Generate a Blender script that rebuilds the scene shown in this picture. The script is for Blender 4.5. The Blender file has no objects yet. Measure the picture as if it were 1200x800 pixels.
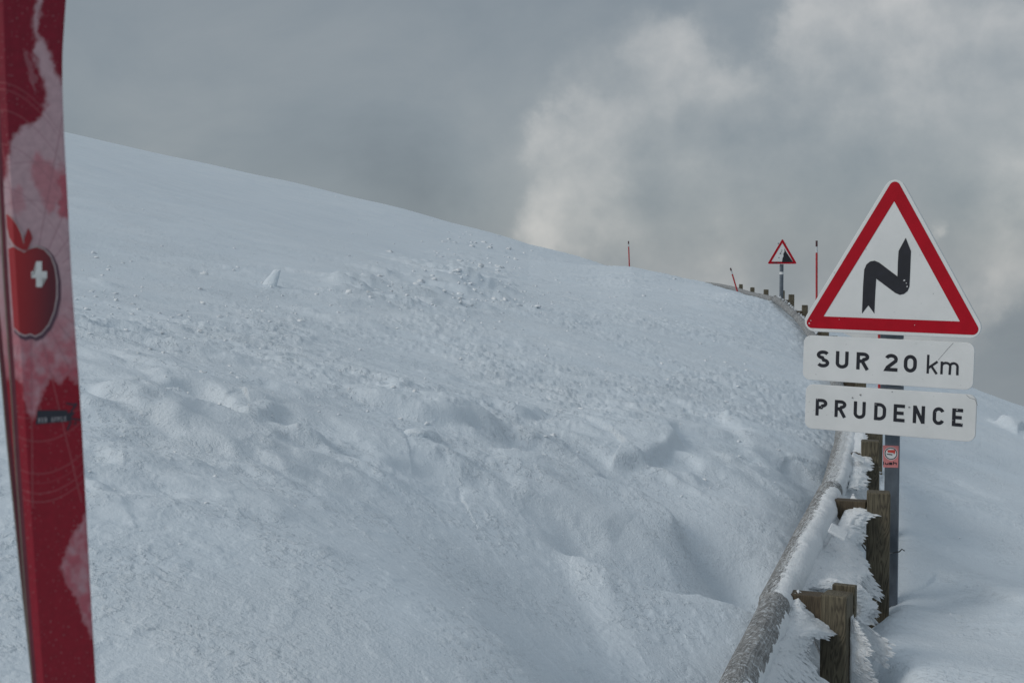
import bpy, math, random
import numpy as np
from mathutils import Vector, Matrix
random.seed(7); rng = np.random.default_rng(7)
sc = bpy.context.scene; COL = sc.collection
F = 1500.0; PITCH = math.atan(70/1500)
CP, SP = math.cos(PITCH), math.sin(PITCH)

def ray(px, py):
    a = (px-600)/F; b = (400-py)/F
    v = np.array([a, CP+b*SP, -SP+b*CP]); return v
def P(px, py, d):
    """world point seen at that place of the photograph, d metres ahead"""
    v = ray(px, py); v = v*(d/v[1]); return (float(v[0]), float(v[1]), float(v[2]))

# ------------------------------------------------------------------ noise
PERM = rng.permutation(512).astype(np.int64)
GA = rng.uniform(0, 2*np.pi, 512)
def perlin(x, y, seed=0):
    x = np.asarray(x, float)+seed*17.31; y = np.asarray(y, float)+seed*5.77
    xi = np.floor(x).astype(np.int64); yi = np.floor(y).astype(np.int64)
    xf = x-xi; yf = y-yi
    u = xf*xf*xf*(xf*(xf*6-15)+10); v = yf*yf*yf*(yf*(yf*6-15)+10)
    def g(a, b, dx, dy):
        h = GA[PERM[(PERM[(a+seed*13) & 511]+b) & 511]]
        return np.cos(h)*dx+np.sin(h)*dy
    n00 = g(xi, yi, xf, yf); n10 = g(xi+1, yi, xf-1, yf)
    n01 = g(xi, yi+1, xf, yf-1); n11 = g(xi+1, yi+1, xf-1, yf-1)
    return ((n00*(1-u)+n10*u)*(1-v)+(n01*(1-u)+n11*u)*v)*1.5
def fbm(x, y, o=4, seed=0, gain=.5):
    s = 0; a = 1; f = 1
    for i in range(o):
        s = s+a*perlin(x*f, y*f, seed+i); a *= gain; f *= 2.03
    return s
def sstep(a, b, x):
    t = np.clip((x-a)/(b-a), 0, 1); return t*t*(3-2*t)

# ------------------------------------------------------------------ object helpers
def tag(o, label=None, cat=None, group=None, kind=None):
    if label: o['label'] = label
    if cat: o['category'] = cat
    if group: o['group'] = group
    if kind: o['kind'] = kind
    return o
def empty(name, loc, label, cat, group=None):
    o = bpy.data.objects.new(name, None); COL.objects.link(o); o.location = loc
    o.empty_display_size = .1
    return tag(o, label, cat, group)
def mesh_obj(name, V, Fc, mat, parent=None, smooth=False, auto=None):
    me = bpy.data.meshes.new(name)
    V = [tuple(map(float, v)) for v in V] if not isinstance(V, np.ndarray) else V
    if isinstance(V, np.ndarray) and isinstance(Fc, np.ndarray):
        me.vertices.add(len(V)); me.vertices.foreach_set('co', V.astype(np.float32).ravel())
        k = Fc.shape[1]
        me.loops.add(Fc.size); me.loops.foreach_set('vertex_index', Fc.astype(np.int32).ravel())
        me.polygons.add(len(Fc)); me.polygons.foreach_set('loop_start', np.arange(0, Fc.size, k, dtype=np.int32))
        me.update(calc_edges=True)
    else:
        me.from_pydata([tuple(v) for v in V], [], [tuple(f) for f in Fc]); me.update()
    me.validate()
    if smooth: me.polygons.foreach_set('use_smooth', [True]*len(me.polygons))
    if mat: me.materials.append(mat)
    o = bpy.data.objects.new(name, me); COL.objects.link(o)
    if parent is not None:
        o.parent = parent
    return o
class MB:
    """collects shapes that belong to ONE part"""
    def __init__(s, off=(0, 0, 0)): s.V = []; s.F = []; s.off = np.array(off, float)
    def add(s, V, Fc):
        n = len(s.V); s.V += [tuple(np.array(v, float)-s.off) for v in V]; s.F += [tuple(i+n for i in f) for f in Fc]
    def build(s, name, mat, parent=None, smooth=False, bevel=0, seg=2):
        o = mesh_obj(name, s.V, s.F, mat, parent, smooth)
        if bevel:
            m = o.modifiers.new('bevel', 'BEVEL'); m.width = bevel; m.segments = seg; m.limit_method = 'ANGLE'; m.angle_limit = .6
            o.data.polygons.foreach_set('use_smooth', [True]*len(o.data.polygons))
            m2 = o.modifiers.new('wn', 'WEIGHTED_NORMAL'); m2.keep_sharp = True
        return o
def frame(a, b, up=(0, 0, 1)):
    a = np.array(a, float); b = np.array(b, float); t = b-a; t /= np.linalg.norm(t)
    s = np.cross(t, up); s /= np.linalg.norm(s); u = np.cross(s, t); return t, s, u
def box_pts(c, X, Y, Z, dx, dy, dz):
    c = np.array(c, float)
    V = [c+X*dx/2*i+Y*dy/2*j+Z*dz/2*k for k in (-1, 1) for j in (-1, 1) for i in (-1, 1)]
    return V, [(0, 2, 3, 1), (4, 5, 7, 6), (0, 1, 5, 4), (2, 6, 7, 3), (0, 4, 6, 2), (1, 3, 7, 5)]
def tube_pts(path, rad, n=12, cap=True, up=(0, 0, 1)):
    V = []; Fc = []; path = [np.array(p, float) for p in path]; m = len(path)
    for i, p in enumerate(path):
        a = path[max(i-1, 0)]; b = path[min(i+1, m-1)]
        t, s, u = frame(a, b, up)
        r = rad(i) if callable(rad) else rad
        for k in range(n):
            th = 2*math.pi*k/n; V.append(p+(s*math.cos(th)+u*math.sin(th))*r)
    for i in range(m-1):
        for k in range(n):
            Fc.append((i*n+k, i*n+(k+1) % n, (i+1)*n+(k+1) % n, (i+1)*n+k))
    if cap:
        Fc.append(tuple(range(n-1, -1, -1))); Fc.append(tuple((m-1)*n+k for k in range(n)))
    return V, Fc

# ------------------------------------------------------------------ materials
def new_mat(name):
    m = bpy.data.materials.new(name); m.use_nodes = True; nt = m.node_tree
    return m, nt, nt.nodes['Principled BSDF']
def N(nt, t, **kw):
    n = nt.nodes.new(t)
    for k, v in kw.items():
        if k in n.inputs: n.inputs[k].default_value = v
        else: setattr(n, k, v)
    return n
def ramp(nt, fac, stops):
    r = nt.nodes.new('ShaderNodeValToRGB'); e = r.color_ramp.elements
    while len(e) < len(stops): e.new(.5)
    for el, (p, c) in zip(e, stops): el.position = p; el.color = (*c, 1)
    nt.links.new(fac, r.inputs[0]); return r.outputs[0]
def simple(name, c, rough=.5, metal=0, nscale=40, var=.12, bump=0, coord='Object', stretch=(1, 1, 1), coat=0):
    m, nt, b = new_mat(name)
    tc = N(nt, 'ShaderNodeTexCoord'); mp = N(nt, 'ShaderNodeMapping'); mp.inputs['Scale'].default_value = stretch
    nt.links.new(tc.outputs[coord], mp.inputs[0])
    nz = N(nt, 'ShaderNodeTexNoise', Scale=nscale, Detail=6.0, Roughness=.6); nt.links.new(mp.outputs[0], nz.inputs['Vector'])
    c0 = tuple(x*(1-var) for x in c); c1 = tuple(min(1, x*(1+var)) for x in c)
    nt.links.new(ramp(nt, nz.outputs[0], [(.3, c0), (.7, c1)]), b.inputs['Base Color'])
    b.inputs['Roughness'].default_value = rough; b.inputs['Metallic'].default_value = metal
    b.inputs['Coat Weight'].default_value = coat
    if bump:
        bp = N(nt, 'ShaderNodeBump', Strength=1.0, Distance=bump); nt.links.new(nz.outputs[0], bp.inputs['Height']); nt.links.new(bp.outputs[0], b.inputs['Normal'])
    return m
def snow_mat(name='snow', bump=1.0):
    m, nt, b = new_mat(name)
    tc = N(nt, 'ShaderNodeTexCoord')
    def nz(sc_, det=6., ro=.6, st=(1, 1, 1), rz=0.):
        mp = N(nt, 'ShaderNodeMapping'); mp.inputs['Scale'].default_value = st; mp.inputs['Rotation'].default_value = (0, 0, rz)
        nt.links.new(tc.outputs['Object'], mp.inputs[0]); n_ = N(nt, 'ShaderNodeTexNoise', Scale=sc_, Detail=det, Roughness=ro); nt.links.new(mp.outputs[0], n_.inputs['Vector']); return n_.outputs[0]
    def sm(a, b_, v, lo=0., hi=1.):
        r = N(nt, 'ShaderNodeMapRange', interpolation_type='SMOOTHSTEP'); r.inputs[1].default_value = a; r.inputs[2].default_value = b_; r.inputs[3].default_value = lo; r.inputs[4].default_value = hi; nt.links.new(v, r.inputs[0]); return r.outputs[0]
    def mu(op, a, c):
        k = N(nt, 'ShaderNodeMath', operation=op)
        for q_, v in enumerate((a, c)):
            if hasattr(v, 'links'): nt.links.new(v, k.inputs[q_])
            else: k.inputs[q_].default_value = v
        return k.outputs[0]
    big = nz(.9, 5.)
    nt.links.new(ramp(nt, big, [(.3, (.69, .765, .83)), (.7, (.76, .82, .87))] if bump else [(.3, (.80, .84, .88)), (.7, (.86, .89, .91))]), b.inputs['Base Color'])
    b.inputs['Roughness'].default_value = .5; b.inputs['Specular IOR Level'].default_value = .4
    if bump:
        crumbs = sm(.46, .74, nz(21., 4., .58, (1, 1.2, 1), .28)); crumbs = mu('MULTIPLY', crumbs, sm(.42, .62, nz(1.7, 3.), .25, 1.))
        grain = mu('MULTIPLY', nz(60., 5., .65), sm(.35, .65, nz(.8, 4., .5), .25, 1.))
        streak = mu('MULTIPLY', nz(3.2, 6., .6, (1, 2.6, 1), .15), .7)
        h = mu('ADD', mu('ADD', mu('MULTIPLY', crumbs, .62), mu('MULTIPLY', grain, .8)), streak)
        bp = N(nt, 'ShaderNodeBump', Strength=1.0, Distance=.013*bump); nt.links.new(h, bp.inputs['Height']); nt.links.new(bp.outputs[0], b.inputs['Normal'])
    return m
def rime_mat():
    m, nt, b = new_mat('rime')
    tc = N(nt, 'ShaderNodeTexCoord')
    n1 = N(nt, 'ShaderNodeTexNoise', Scale=60.0, Detail=6.0, Roughness=.7); nt.links.new(tc.outputs['Object'], n1.inputs['Vector'])
    nt.links.new(ramp(nt, n1.outputs[0], [(.3, (.76, .80, .83)), (.7, (.86, .88, .90))]), b.inputs['Base Color'])
    b.inputs['Roughness'].default_value = .5
    bp = N(nt, 'ShaderNodeBump', Strength=.8, Distance=.012); nt.links.new(n1.outputs[0], bp.inputs['Height']); nt.links.new(bp.outputs[0], b.inputs['Normal'])
    return m
def wood_mat(name, dark, light, frost=0.0, grain='Z', rings=True):
    m, nt, b = new_mat(name)
    tc = N(nt, 'ShaderNodeTexCoord'); mp = N(nt, 'ShaderNodeMapping')
    mp.inputs['Scale'].default_value = (9, 9, 1.1) if grain == 'Z' else (9, 1.1, 9)
    nt.links.new(tc.outputs['Object'], mp.inputs[0])
    nz = N(nt, 'ShaderNodeTexNoise', Scale=1.0, Detail=3.0, Distortion=.7); nt.links.new(mp.outputs[0], nz.inputs['Vector'])
    s = N(nt, 'ShaderNodeMath', operation='MULTIPLY'); s.inputs[1].default_value = 34.0; nt.links.new(nz.outputs[0], s.inputs[0])
    fr = N(nt, 'ShaderNodeMath', operation='PINGPONG'); fr.inputs[1].default_value = 1.0; nt.links.new(s.outputs[0], fr.inputs[0])
    fine = N(nt, 'ShaderNodeTexNoise', Scale=14.0, Detail=6.0); nt.links.new(mp.outputs[0], fine.inputs['Vector'])
    mx = N(nt, 'ShaderNodeMath', operation='MULTIPLY_ADD'); mx.inputs[1].default_value = .55
    nt.links.new(fr.outputs[0], mx.inputs[0])
    f2 = N(nt, 'ShaderNodeMath', operation='MULTIPLY'); f2.inputs[1].default_value = .6; nt.links.new(fine.outputs[0], f2.inputs[0])
    nt.links.new(f2.outputs[0], mx.inputs[2])
    colr = ramp(nt, mx.outputs[0], [(.2, dark), (.75, light)])
    big = N(nt, 'ShaderNodeTexNoise', Scale=5.0, Detail=4.0); nt.links.new(tc.outputs['Object'], big.inputs['Vector'])
    mul = N(nt, 'ShaderNodeMix', data_type='RGBA', blend_type='MULTIPLY'); mul.inputs[0].default_value = 1.0
    nt.links.new(colr, mul.inputs[6]); nt.links.new(ramp(nt, big.outputs[0], [(.3, (.6, .6, .6)), (.7, (1, 1, 1))]), mul.inputs[7])
    out = mul.outputs[2]
    if frost:
        fz = N(nt, 'ShaderNodeTexNoise', Scale=38.0, Detail=8.0, Roughness=.75); nt.links.new(tc.outputs['Object'], fz.inputs['Vector'])
        fm = N(nt, 'ShaderNodeMix', data_type='RGBA')
        rf = ramp(nt, fz.outputs[0], [(.62-frost*.3, (0, 0, 0)), (.74-frost*.3, (1, 1, 1))])
        nt.links.new(rf, fm.inputs[0]); nt.links.new(out, fm.inputs[6]); fm.inputs[7].default_value = (.62, .66, .69, 1)
        out = fm.outputs[2]
    nt.links.new(out, b.inputs['Base Color'])
    b.inputs['Roughness'].default_value = .75
    bp = N(nt, 'ShaderNodeBump', Strength=.6, Distance=.006); nt.links.new(mx.outputs[0], bp.inputs['Height']); nt.links.new(bp.outputs[0], b.inputs['Normal'])
    return m
def sign_white():
    m, nt, b = new_mat('sign_white')
    tc = N(nt, 'ShaderNodeTexCoord')
    n1 = N(nt, 'ShaderNodeTexNoise', Scale=3.0, Detail=6.0, Roughness=.6); nt.links.new(tc.outputs['Object'], n1.inputs['Vector'])
    n2 = N(nt, 'ShaderNodeTexNoise', Scale=38.0, Detail=3.0); nt.links.new(tc.outputs['Object'], n2.inputs['Vector'])
    c = ramp(nt, n1.outputs[0], [(.3, (.68, .69, .68)), (.7, (.79, .79, .78))])
    mx = N(nt, 'ShaderNodeMix', data_type='RGBA'); nt.links.new(ramp(nt, n2.outputs[0], [(.70, (0, 0, 0)), (.78, (.45, .45, .45))]), mx.inputs[0])
    nt.links.new(c, mx.inputs[6]); mx.inputs[7].default_value = (.33, .33, .32, 1)
    nt.links.new(mx.outputs[2], b.inputs['Base Color']); b.inputs['Roughness'].default_value = .38
    return m

M = {}
M['snow'] = snow_mat(); M['crumb'] = snow_mat('snow_crumb', 0); M['rime'] = rime_mat()
M['log'] = wood_mat('weathered_log', (.15, .147, .142), (.34, .337, .33), frost=.34, grain='Y')
M['post'] = wood_mat('treated_pine', (.05, .04, .026), (.17, .145, .095), frost=0, grain='Z')
M['spacer'] = wood_mat('damp_wood', (.05, .036, .022), (.11, .082, .05), grain='Z')
M['white'] = sign_white()
M['red'] = simple('sign_red', (.42, .002, .014), .6, nscale=9, var=.10); M['red'].node_tree.nodes['Principled BSDF'].inputs['Specular IOR Level'].default_value = .2
M['black'] = simple('sign_black', (.012, .012, .018), .4, nscale=20, var=.3)
M['grey_back'] = simple('aluminium_back', (.32, .33, .34), .5, .4, nscale=12, var=.1)
M['galv'] = simple('galvanised_steel', (.12, .142, .168), .5, .35, nscale=16, var=.28, bump=.001, stretch=(1, 1, .5))
M['dark_metal'] = simple('dark_metal', (.05, .05, .05), .5, .6)
M['pole_red'] = simple('marker_red', (.42, .02, .025), .5, nscale=20, var=.2)
M['pole_tip'] = simple('marker_tip', (.06, .015, .02), .5, nscale=20, var=.2)
M['pole_white'] = simple('marker_white', (.55, .57, .58), .5, nscale=20, var=.1)

# ------------------------------------------------------------------ terrain
def base0(x, y):
    z = -1.9+.09*y-.0005*y*y-.23*x-.00001*np.maximum(y-62, 0)**3
    return z
R_PTS = [(838, 860, 5.2), (865, 800, 6.0), (890, 750, 6.65), (912, 700, 7.3), (936, 650, 8.0), (962, 600, 8.9), (976, 570, 9.7),
         (985, 540, 10.8), (990, 513, 12.2), (985, 468, 15.5), (972, 425, 20.0), (946, 386, 26.0), (928, 366, 29.0), (907, 350, 32.0),
         (880, 343.5, 40.0), (855, 336, 49.0), (826, 331.5, 60.0), (800, 333, 74)]
RW = np.array([P(*p) for p in R_PTS])
ctrl = []
for i, w in enumerate(RW[:16]):
    dz = .18 if i < 11 else (.15 if i < 14 else .22)
    ctrl.append((w[0]-.25, w[1], w[2]-dz+.03)); 
for (px, py, d) in [(1047, 699, 9.35), (1060, 740, 8.1), (1100, 800, 6.9), (1190, 800, 7.0), (1200, 700, 9.1), (1200, 600, 12.8), (1100, 640, 10.9), (1150, 530, 17.0),
                    (1200, 500, 21), (1200, 479, 29), (1145, 459, 31), (1090, 480, 24), (1070, 560, 14.5), (1250, 490, 30), (1350, 560, 26)]:
    ctrl.append(P(px, py, d))
ctrl += [(9.5, 36, -1.6), (12, 45, -3.3), (11, 60, -2.0), (13, 75, -5)]
ctrl = np.array(ctrl)
res = ctrl[:, 2]-base0(ctrl[:, 0], ctrl[:, 1])
zero = np.array([(0, 5), (-1.5, 4), (0, 8), (.6, 11), (0, 14), (1.5, 20), (0, 28), (2.5, 32), (0, 60), (4, 60), (-5, 10), (-10, 30), (-15, 60), (-2, 0), (-8, -4), (-30, 60), (-20, 20), (0, -2), (-3, 18), (3, 45), (0, 90), (-30, 90), (6.5, 72)])
CX = np.vstack([ctrl[:, :2], zero]); CR = np.concatenate([res, np.zeros(len(zero))])
SKP = [(-200, .004), (80, .0032), (180, 0), (330, -.0036), (420, -.0066), (520, -.009), (620, -.0103), (700, -.006), (740, -.0017), (800, -.0009), (830, .001), (860, .0028), (905, .002), (960, 0)]
SKA = np.array([math.atan((a-600)/F) for a, _ in SKP]); SKC = np.array([b_ for _, b_ in SKP])
def phi(r2): return .5*r2*np.log(r2+1e-9)
n = len(CX); K = phi(((CX[:, None]-CX[None])**2).sum(-1))+np.eye(n)*.02
Q = np.hstack([np.ones((n, 1)), CX]); A = np.zeros((n+3, n+3)); A[:n, :n] = K; A[:n, n:] = Q; A[n:, :n] = Q.T
W = np.linalg.solve(A, np.concatenate([CR, np.zeros(3)]))
def smooth_h(x, y):
    x = np.asarray(x, float); y = np.asarray(y, float); s = W[n]+W[n+1]*x+W[n+2]*y
    for i in range(n): s = s+W[i]*phi((x-CX[i, 0])**2+(y-CX[i, 1])**2)
    damp = 1/(1+(np.maximum(np.hypot(x, y)-75, 0)/25)**2)*sstep(-14, -3, y)
    far = np.maximum(x-13, 0)
    az = np.arctan2(x, np.maximum(y, 1e-3))
    cor = np.interp(az, SKA, SKC)*y*sstep(10, 40, y)
    return cor+base0(x, y)+np.clip(s, -4, 4)*damp-.012*far**2/(1+far*.02)
def g(px, py, dmax=110):
    """ground point seen at a place of the photograph (smooth ground)"""
    v = ray(px, py); v = v/v[1]
    d = np.geomspace(2.5, dmax, 1500); z = smooth_h(v[0]*d, d)
    k = np.argmax(v[2]*d <= z)
    return v[0]*d[k], d[k]

# wind direction of the sastrugi, measured on the ground
ga = np.array(g(180, 455)); gb = np.array(g(420, 545)); WD = np.array([1., .08]); WD /= np.linalg.norm(WD); WN = np.array([-WD[1], WD[0]])

def seg_sd(x, y, poly):
    """signed distance (positive left of the direction of travel), position along 0..1"""
    best = np.full(x.shape, 1e9); sg = np.zeros(x.shape); tt = np.zeros(x.shape)
    L = np.cumsum([0]+[math.dist(poly[i], poly[i+1]) for i in range(len(poly)-1)])
    for i in range(len(poly)-1):
        ax, ay = poly[i]; bx, by = poly[i+1]; dx, dy = bx-ax, by-ay; l2 = dx*dx+dy*dy
        t = np.clip(((x-ax)*dx+(y-ay)*dy)/l2, 0, 1)
        qx = x-ax-t*dx; qy = y-ay-t*dy; d = np.hypot(qx, qy); m = d < best-1e-6
        cr = dx*(y-ay)-dy*(x-ax)
        best = np.where(m, d, best); sg = np.where(m, np.sign(cr), sg); tt = np.where(m, (L[i]+t*math.sqrt(l2))/L[-1], tt)
    return best*sg, tt
SCARPS = [  # pixel polyline, high side (+1 = left of travel), height, edge width, fade high, fade low
    ([(560, 520), (640, 540), (715, 563), (765, 590), (800, 630), (845, 668), (885, 694)], -1, .15, .07, .42, .9),
    ([(470, 571), (500, 583), (560, 600), (660, 630)], -1, .035, .03, .6, .9),
    ([(640, 652), (740, 690), (800, 712), (850, 722), (895, 722)], -1, .20, .10, .8, .5),
    ([(690, 512), (715, 538), (775, 536), (792, 515), (788, 492)], 1, .11, .035, .7, .5),
    ([(395, 462), (470, 488), (560, 505), (600, 500)], 1, .11, .03, .8, .5),
    ([(250, 480), (300, 500), (345, 493)], 1, .09, .03, .5, .5),
    ([(480, 512), (500, 528), (522, 524)], 1, .10, .04, .35, .3),
    ([(180, 462), (240, 470), (285, 490)], 1, .08, .03, .5, .5),
    ([(330, 515), (380, 533), (400, 528)], 1, .08, .03, .4, .4),
    ([(575, 474), (612, 486), (650, 488)], 1, .06, .04, .5, .4),
    ([(840, 480), (870, 515), (905, 548), (950, 560)], 1, .07, .10, .7, .6),
    ([(100, 560), (150, 575), (190, 572)], 1, .03, .02, .4, .3),
    ([(90, 470), (160, 500), (230, 520)], 1, .06, .05, .7, .5),
    ([(600, 585), (670, 610), (720, 640)], 1, .06, .07, .5, .5),
    ([(430, 545), (520, 560), (560, 575)], 1, .06, .05, .6, .5),
    ([(620, 520), (680, 545), (720, 548)], 1, .07, .05, .5, .4),
    ([(1060, 540), (1110, 560), (1180, 590)], 1, .04, .08, .5, .6),
    ([(1062, 660), (1110, 672), (1170, 700), (1230, 705)], 1, .05, .08, .5, .6),
    ([(1160, 488), (1180, 497), (1215, 508)], 1, .22, .10, .9, 1.5),
]
PITS = [(862, 676, .34, .26), (935, 553, .36, .16), (1020, 560, .25, .1), (760, 560, 1.0, .04)]
def rounded(poly, k=6):
    Q_ = np.array(poly, float); out = []
    for i in range(len(Q_)-1):
        p0, p1, p2, p3 = Q_[max(i-1, 0)], Q_[i], Q_[i+1], Q_[min(i+2, len(Q_)-1)]
        for j in range(k):
            t = j/k; out.append(tuple(.5*((2*p1)+(-p0+p2)*t+(2*p0-5*p1+4*p2-p3)*t*t+(-p0+3*p1-3*p2+p3)*t**3)))
    return out+[tuple(Q_[-1])]
sc_w = [(rounded([g(*p) for p in poly]), s, h, w, lu, ld) for poly, s, h, w, lu, ld in SCARPS]
# lens shaped drift ends strewn along the wind
LENS = []
for (cx, cy, sx, sy, k, amp) in [(230, 430, 130, 60, 75, 1.0), (450, 440, 150, 70, 75, .9), (620, 440, 120, 60, 45, .8), (200, 550, 120, 50, 34, .9), (880, 545, 55, 45, 26, 1.2),
                             (545, 325, 34, 20, 110, 2.6), (450, 350, 50, 10, 50, 2.2), (760, 400, 120, 50, 40, .8), (700, 480, 100, 30, 22, .9), (380, 520, 120, 40, 20, .9), (1130, 590, 60, 70, 8, .5)]:
    for _ in range(k):
        px = rng.normal(cx, sx); py = rng.normal(cy, sy)
        if py > 660 or py < 262 or px < -60 or px > 1230: continue
        q = g(px, py)
        if q[1] > 70: continue
        s = rng.uniform(.6, 1.5)
        LENS.append((*q, rng.uniform(.2, .7)*s, rng.uniform(.05, .12)*s, rng.uniform(.012, .032)*s*amp, rng.normal(0, .35)))

def height(x, y, detail=True, grid=None):
    z = smooth_h(x, y)
    r = np.hypot(x, y)
    for poly, s, h, w, lu, ld in sc_w:
        pa = np.array(poly); m = (x > pa[:, 0].min()-3.5) & (x < pa[:, 0].max()+3.5) & (y > pa[:, 1].min()-3.5) & (y < pa[:, 1].max()+3.5)
        if not m.any(): continue
        xx = x[m]; yy = y[m]; wob = .10*perlin(xx*2.3, yy*2.3, 3)+.02*perlin(xx*6, yy*6, 4)
        d, t = seg_sd(xx, yy, poly); d = d*s+wob
        env = sstep(0, .22, t)*sstep(1, .8, t)
        w = max(w, .06); hi = 1/(1+np.exp(-np.clip(d/w*3.2, -30, 30)))
        z[m] += env*h*(hi*np.exp(-(np.maximum(d, 0)/lu)**1.5)*.6-(1-hi)*np.exp(-(np.maximum(-d, 0)/ld)**1.5)*.4)
    for px, py, rad, dep in PITS:
        q = g(px, py); z -= dep*np.exp(-(((x-q[0])**2+(y-q[1])**2)/rad**2))
    # hollow round the near guardrail post and the bank that reaches the sign pole
    off = x-RWX(y); wob2 = .05*perlin(y*2.5, x*2.5, 15)
    z -= .40*np.exp(-(((off-.35+wob2)/.24)**2)**1.4)*sstep(4.6, 5.4, y)*sstep(7.75, 7.2, y)
    z -= .30*np.exp(-(((off-.22)/.25)**2)**1.3)*sstep(7.3, 7.8, y)*sstep(13.5, 11.5, y)
    for (cx, cy, rx, ry, dep) in [(1.95, 7.05, .24, .36, .22), (2.45, 9.0, .20, .30, .15)]:
        z -= dep*np.exp(-(((x-cx)/rx)**2+((y-cy)/ry)**2)**1.6)
    for (lx, ly, L, w, h, a) in LENS:
        R = L*2.6
        if grid is not None:
            ga_, gr_ = grid; rl = math.hypot(lx, ly); al_ = math.atan2(lx, ly); hw = math.atan(R/rl)
            i0, i1 = np.searchsorted(gr_, (rl-R, rl+R)); j0, j1 = np.searchsorted(ga_, (al_-hw, al_+hw))
            if i1 <= i0 or j1 <= j0: continue
            ri, rj = np.meshgrid(np.arange(i0, i1), np.arange(j0, j1), indexing='ij'); m = (ri*len(ga_)+rj).ravel()
        else:
            m = (np.abs(x-lx) < R) & (np.abs(y-ly) < R)
            if not m.any(): continue
        ca, sa = math.cos(a), math.sin(a); wx = WD[0]*ca-WD[1]*sa; wy = WD[0]*sa+WD[1]*ca
        dx = x[m]-lx; dy = y[m]-ly; u = (dx*wx+dy*wy)/L; v = (-dx*wy+dy*wx)/w
        v = v+.5*perlin(x[m]*7, y[m]*7, 8)
        prof = np.exp(-v*v)*np.where(u < 0, np.exp(-u*u*.8), np.exp(-(u*u)*7))
        z[m] += h*prof
    if detail:
        u = x*WD[0]+y*WD[1]; v = x*WN[0]+y*WN[1]
        # calm upper slope and calm right side, rough middle
        v_sky = z/np.maximum(y, 1)
        lw = 5.0
        calm = sstep(-.06, .02, v_sky+.04*x/np.maximum(y, 1)+.02*perlin(x*.12, y*.12, 5))*sstep(2, -6, x-.05*y)
        rough = (1-.85*calm)*np.where(x > RWX(y)+.3, .35, 1.)
        nearcalm = sstep(9.5, 6.5, r)
        wu = .35*perlin(u*.7, v*1.1, 12)
        rid = 1-np.abs(perlin(u*.75+wu, v*3.0+wu*2, 21))*2
        rid2 = 1-np.abs(perlin(u*1.7, v*6.5+wu*3, 25))*2
        patch = sstep(-.25, .35, perlin(x*.45, y*.3, 30))
        A = rough*(1-.8*nearcalm)*(.25+.75*patch)
        z += A*(.012*rid+.010*rid2)
        z += .05*perlin(x*.28, y*.22, 40)*(1-.5*nearcalm)*sstep(3, 7, r)
        # broken crust
        cr = fbm(x*5.5+wu, y*4.0, 4, 50, .55)
        cp = sstep(.0, .45, perlin(x*.55, y*.35, 60))
        z += rough*(1-.7*nearcalm)*cp*.014*sstep(.05, .45, cr)
        pl = fbm(u*1.5+wu, v*3.6+wu, 4, 55, .55)
        pm = (.25+.75*sstep(-.05, .3, perlin(x*.4, y*.28, 62)))*rough*(1-.8*nearcalm)
        z += pm*(.020*sstep(.12, .22, pl)+.016*sstep(-.30, -.20, pl)-.02*sstep(.5, .6, pl))
        cr2 = fbm(u*4.2, v*12, 4, 71, .6); z += pm*.012*sstep(.20, .38, cr2)*sstep(0, .35, perlin(x*.9, y*.5, 66))
        z += .004*sstep(.1, .5, perlin(x*9, y*9, 90))*nearcalm
    return z
def RWX(y): return np.interp(y, RW[:, 1], RW[:, 0])

# angles: dense in front of the camera, coarse elsewhere; radii follow 1/r
fa = np.radians(np.linspace(-26, 26, 1000)); back = np.radians(np.linspace(26, 334, 140))[1:-1]
ang = np.concatenate([fa, back])
rad = np.concatenate([np.linspace(.15, 3.2, 28)[:-1], 1/np.linspace(1/3.2, 1/22., 820)[:-1], 1/np.linspace(1/22., 1/90., 330)[:-1], np.geomspace(90, 500, 26)])
AA, RR = np.meshgrid(ang, rad); X = RR*np.sin(AA); Y = RR*np.cos(AA)
Z = height(X.ravel(), Y.ravel(), grid=(ang, rad)).reshape(X.shape)
far = np.maximum(RR-150, 0); Z = np.maximum(Z, -60-.05*far)
V = np.stack([X.ravel(), Y.ravel(), Z.ravel()], 1); na = len(ang); nr = len(rad)
ii, jj = np.meshgrid(np.arange(nr-1), np.arange(na), indexing='ij'); j2 = (jj+1) % na
Fq = np.stack([ii*na+jj, (ii+1)*na+jj, (ii+1)*na+j2, ii*na+j2], -1).reshape(-1, 4)
import os
if os.environ.get('DBG'):
    for pxq, t_ in [(80,155),(180,178),(330,210),(420,232),(520,258),(620,285),(740,312),(800,326),(830,333),(860,340),(905,352),(1145,457),(1200,475)]:
        v = ray(pxq, 400); a_ = math.atan2(v[0], v[1]); j = np.argmin(np.abs(fa-a_)); el = (Z[30:, j]/Y[30:, j]).max(); k_ = (Z[30:, j]/Y[30:, j]).argmax()+30
        print('SKY', pxq, 'target', t_, 'got', round(400-F*(el*CP+SP)/(CP-el*SP)*1.0, 1), 'r', round(rad[k_], 1))
ground = mesh_obj('snow_ground', V, Fq, M['snow'], smooth=True); ground['kind'] = 'structure'
nrm = ground.data.polygons[1000].normal
if nrm.z < 0: ground.data.flip_normals()
def hz(x, y): return float(height(np.array([float(x)]), np.array([float(y)]))[0])

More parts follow.
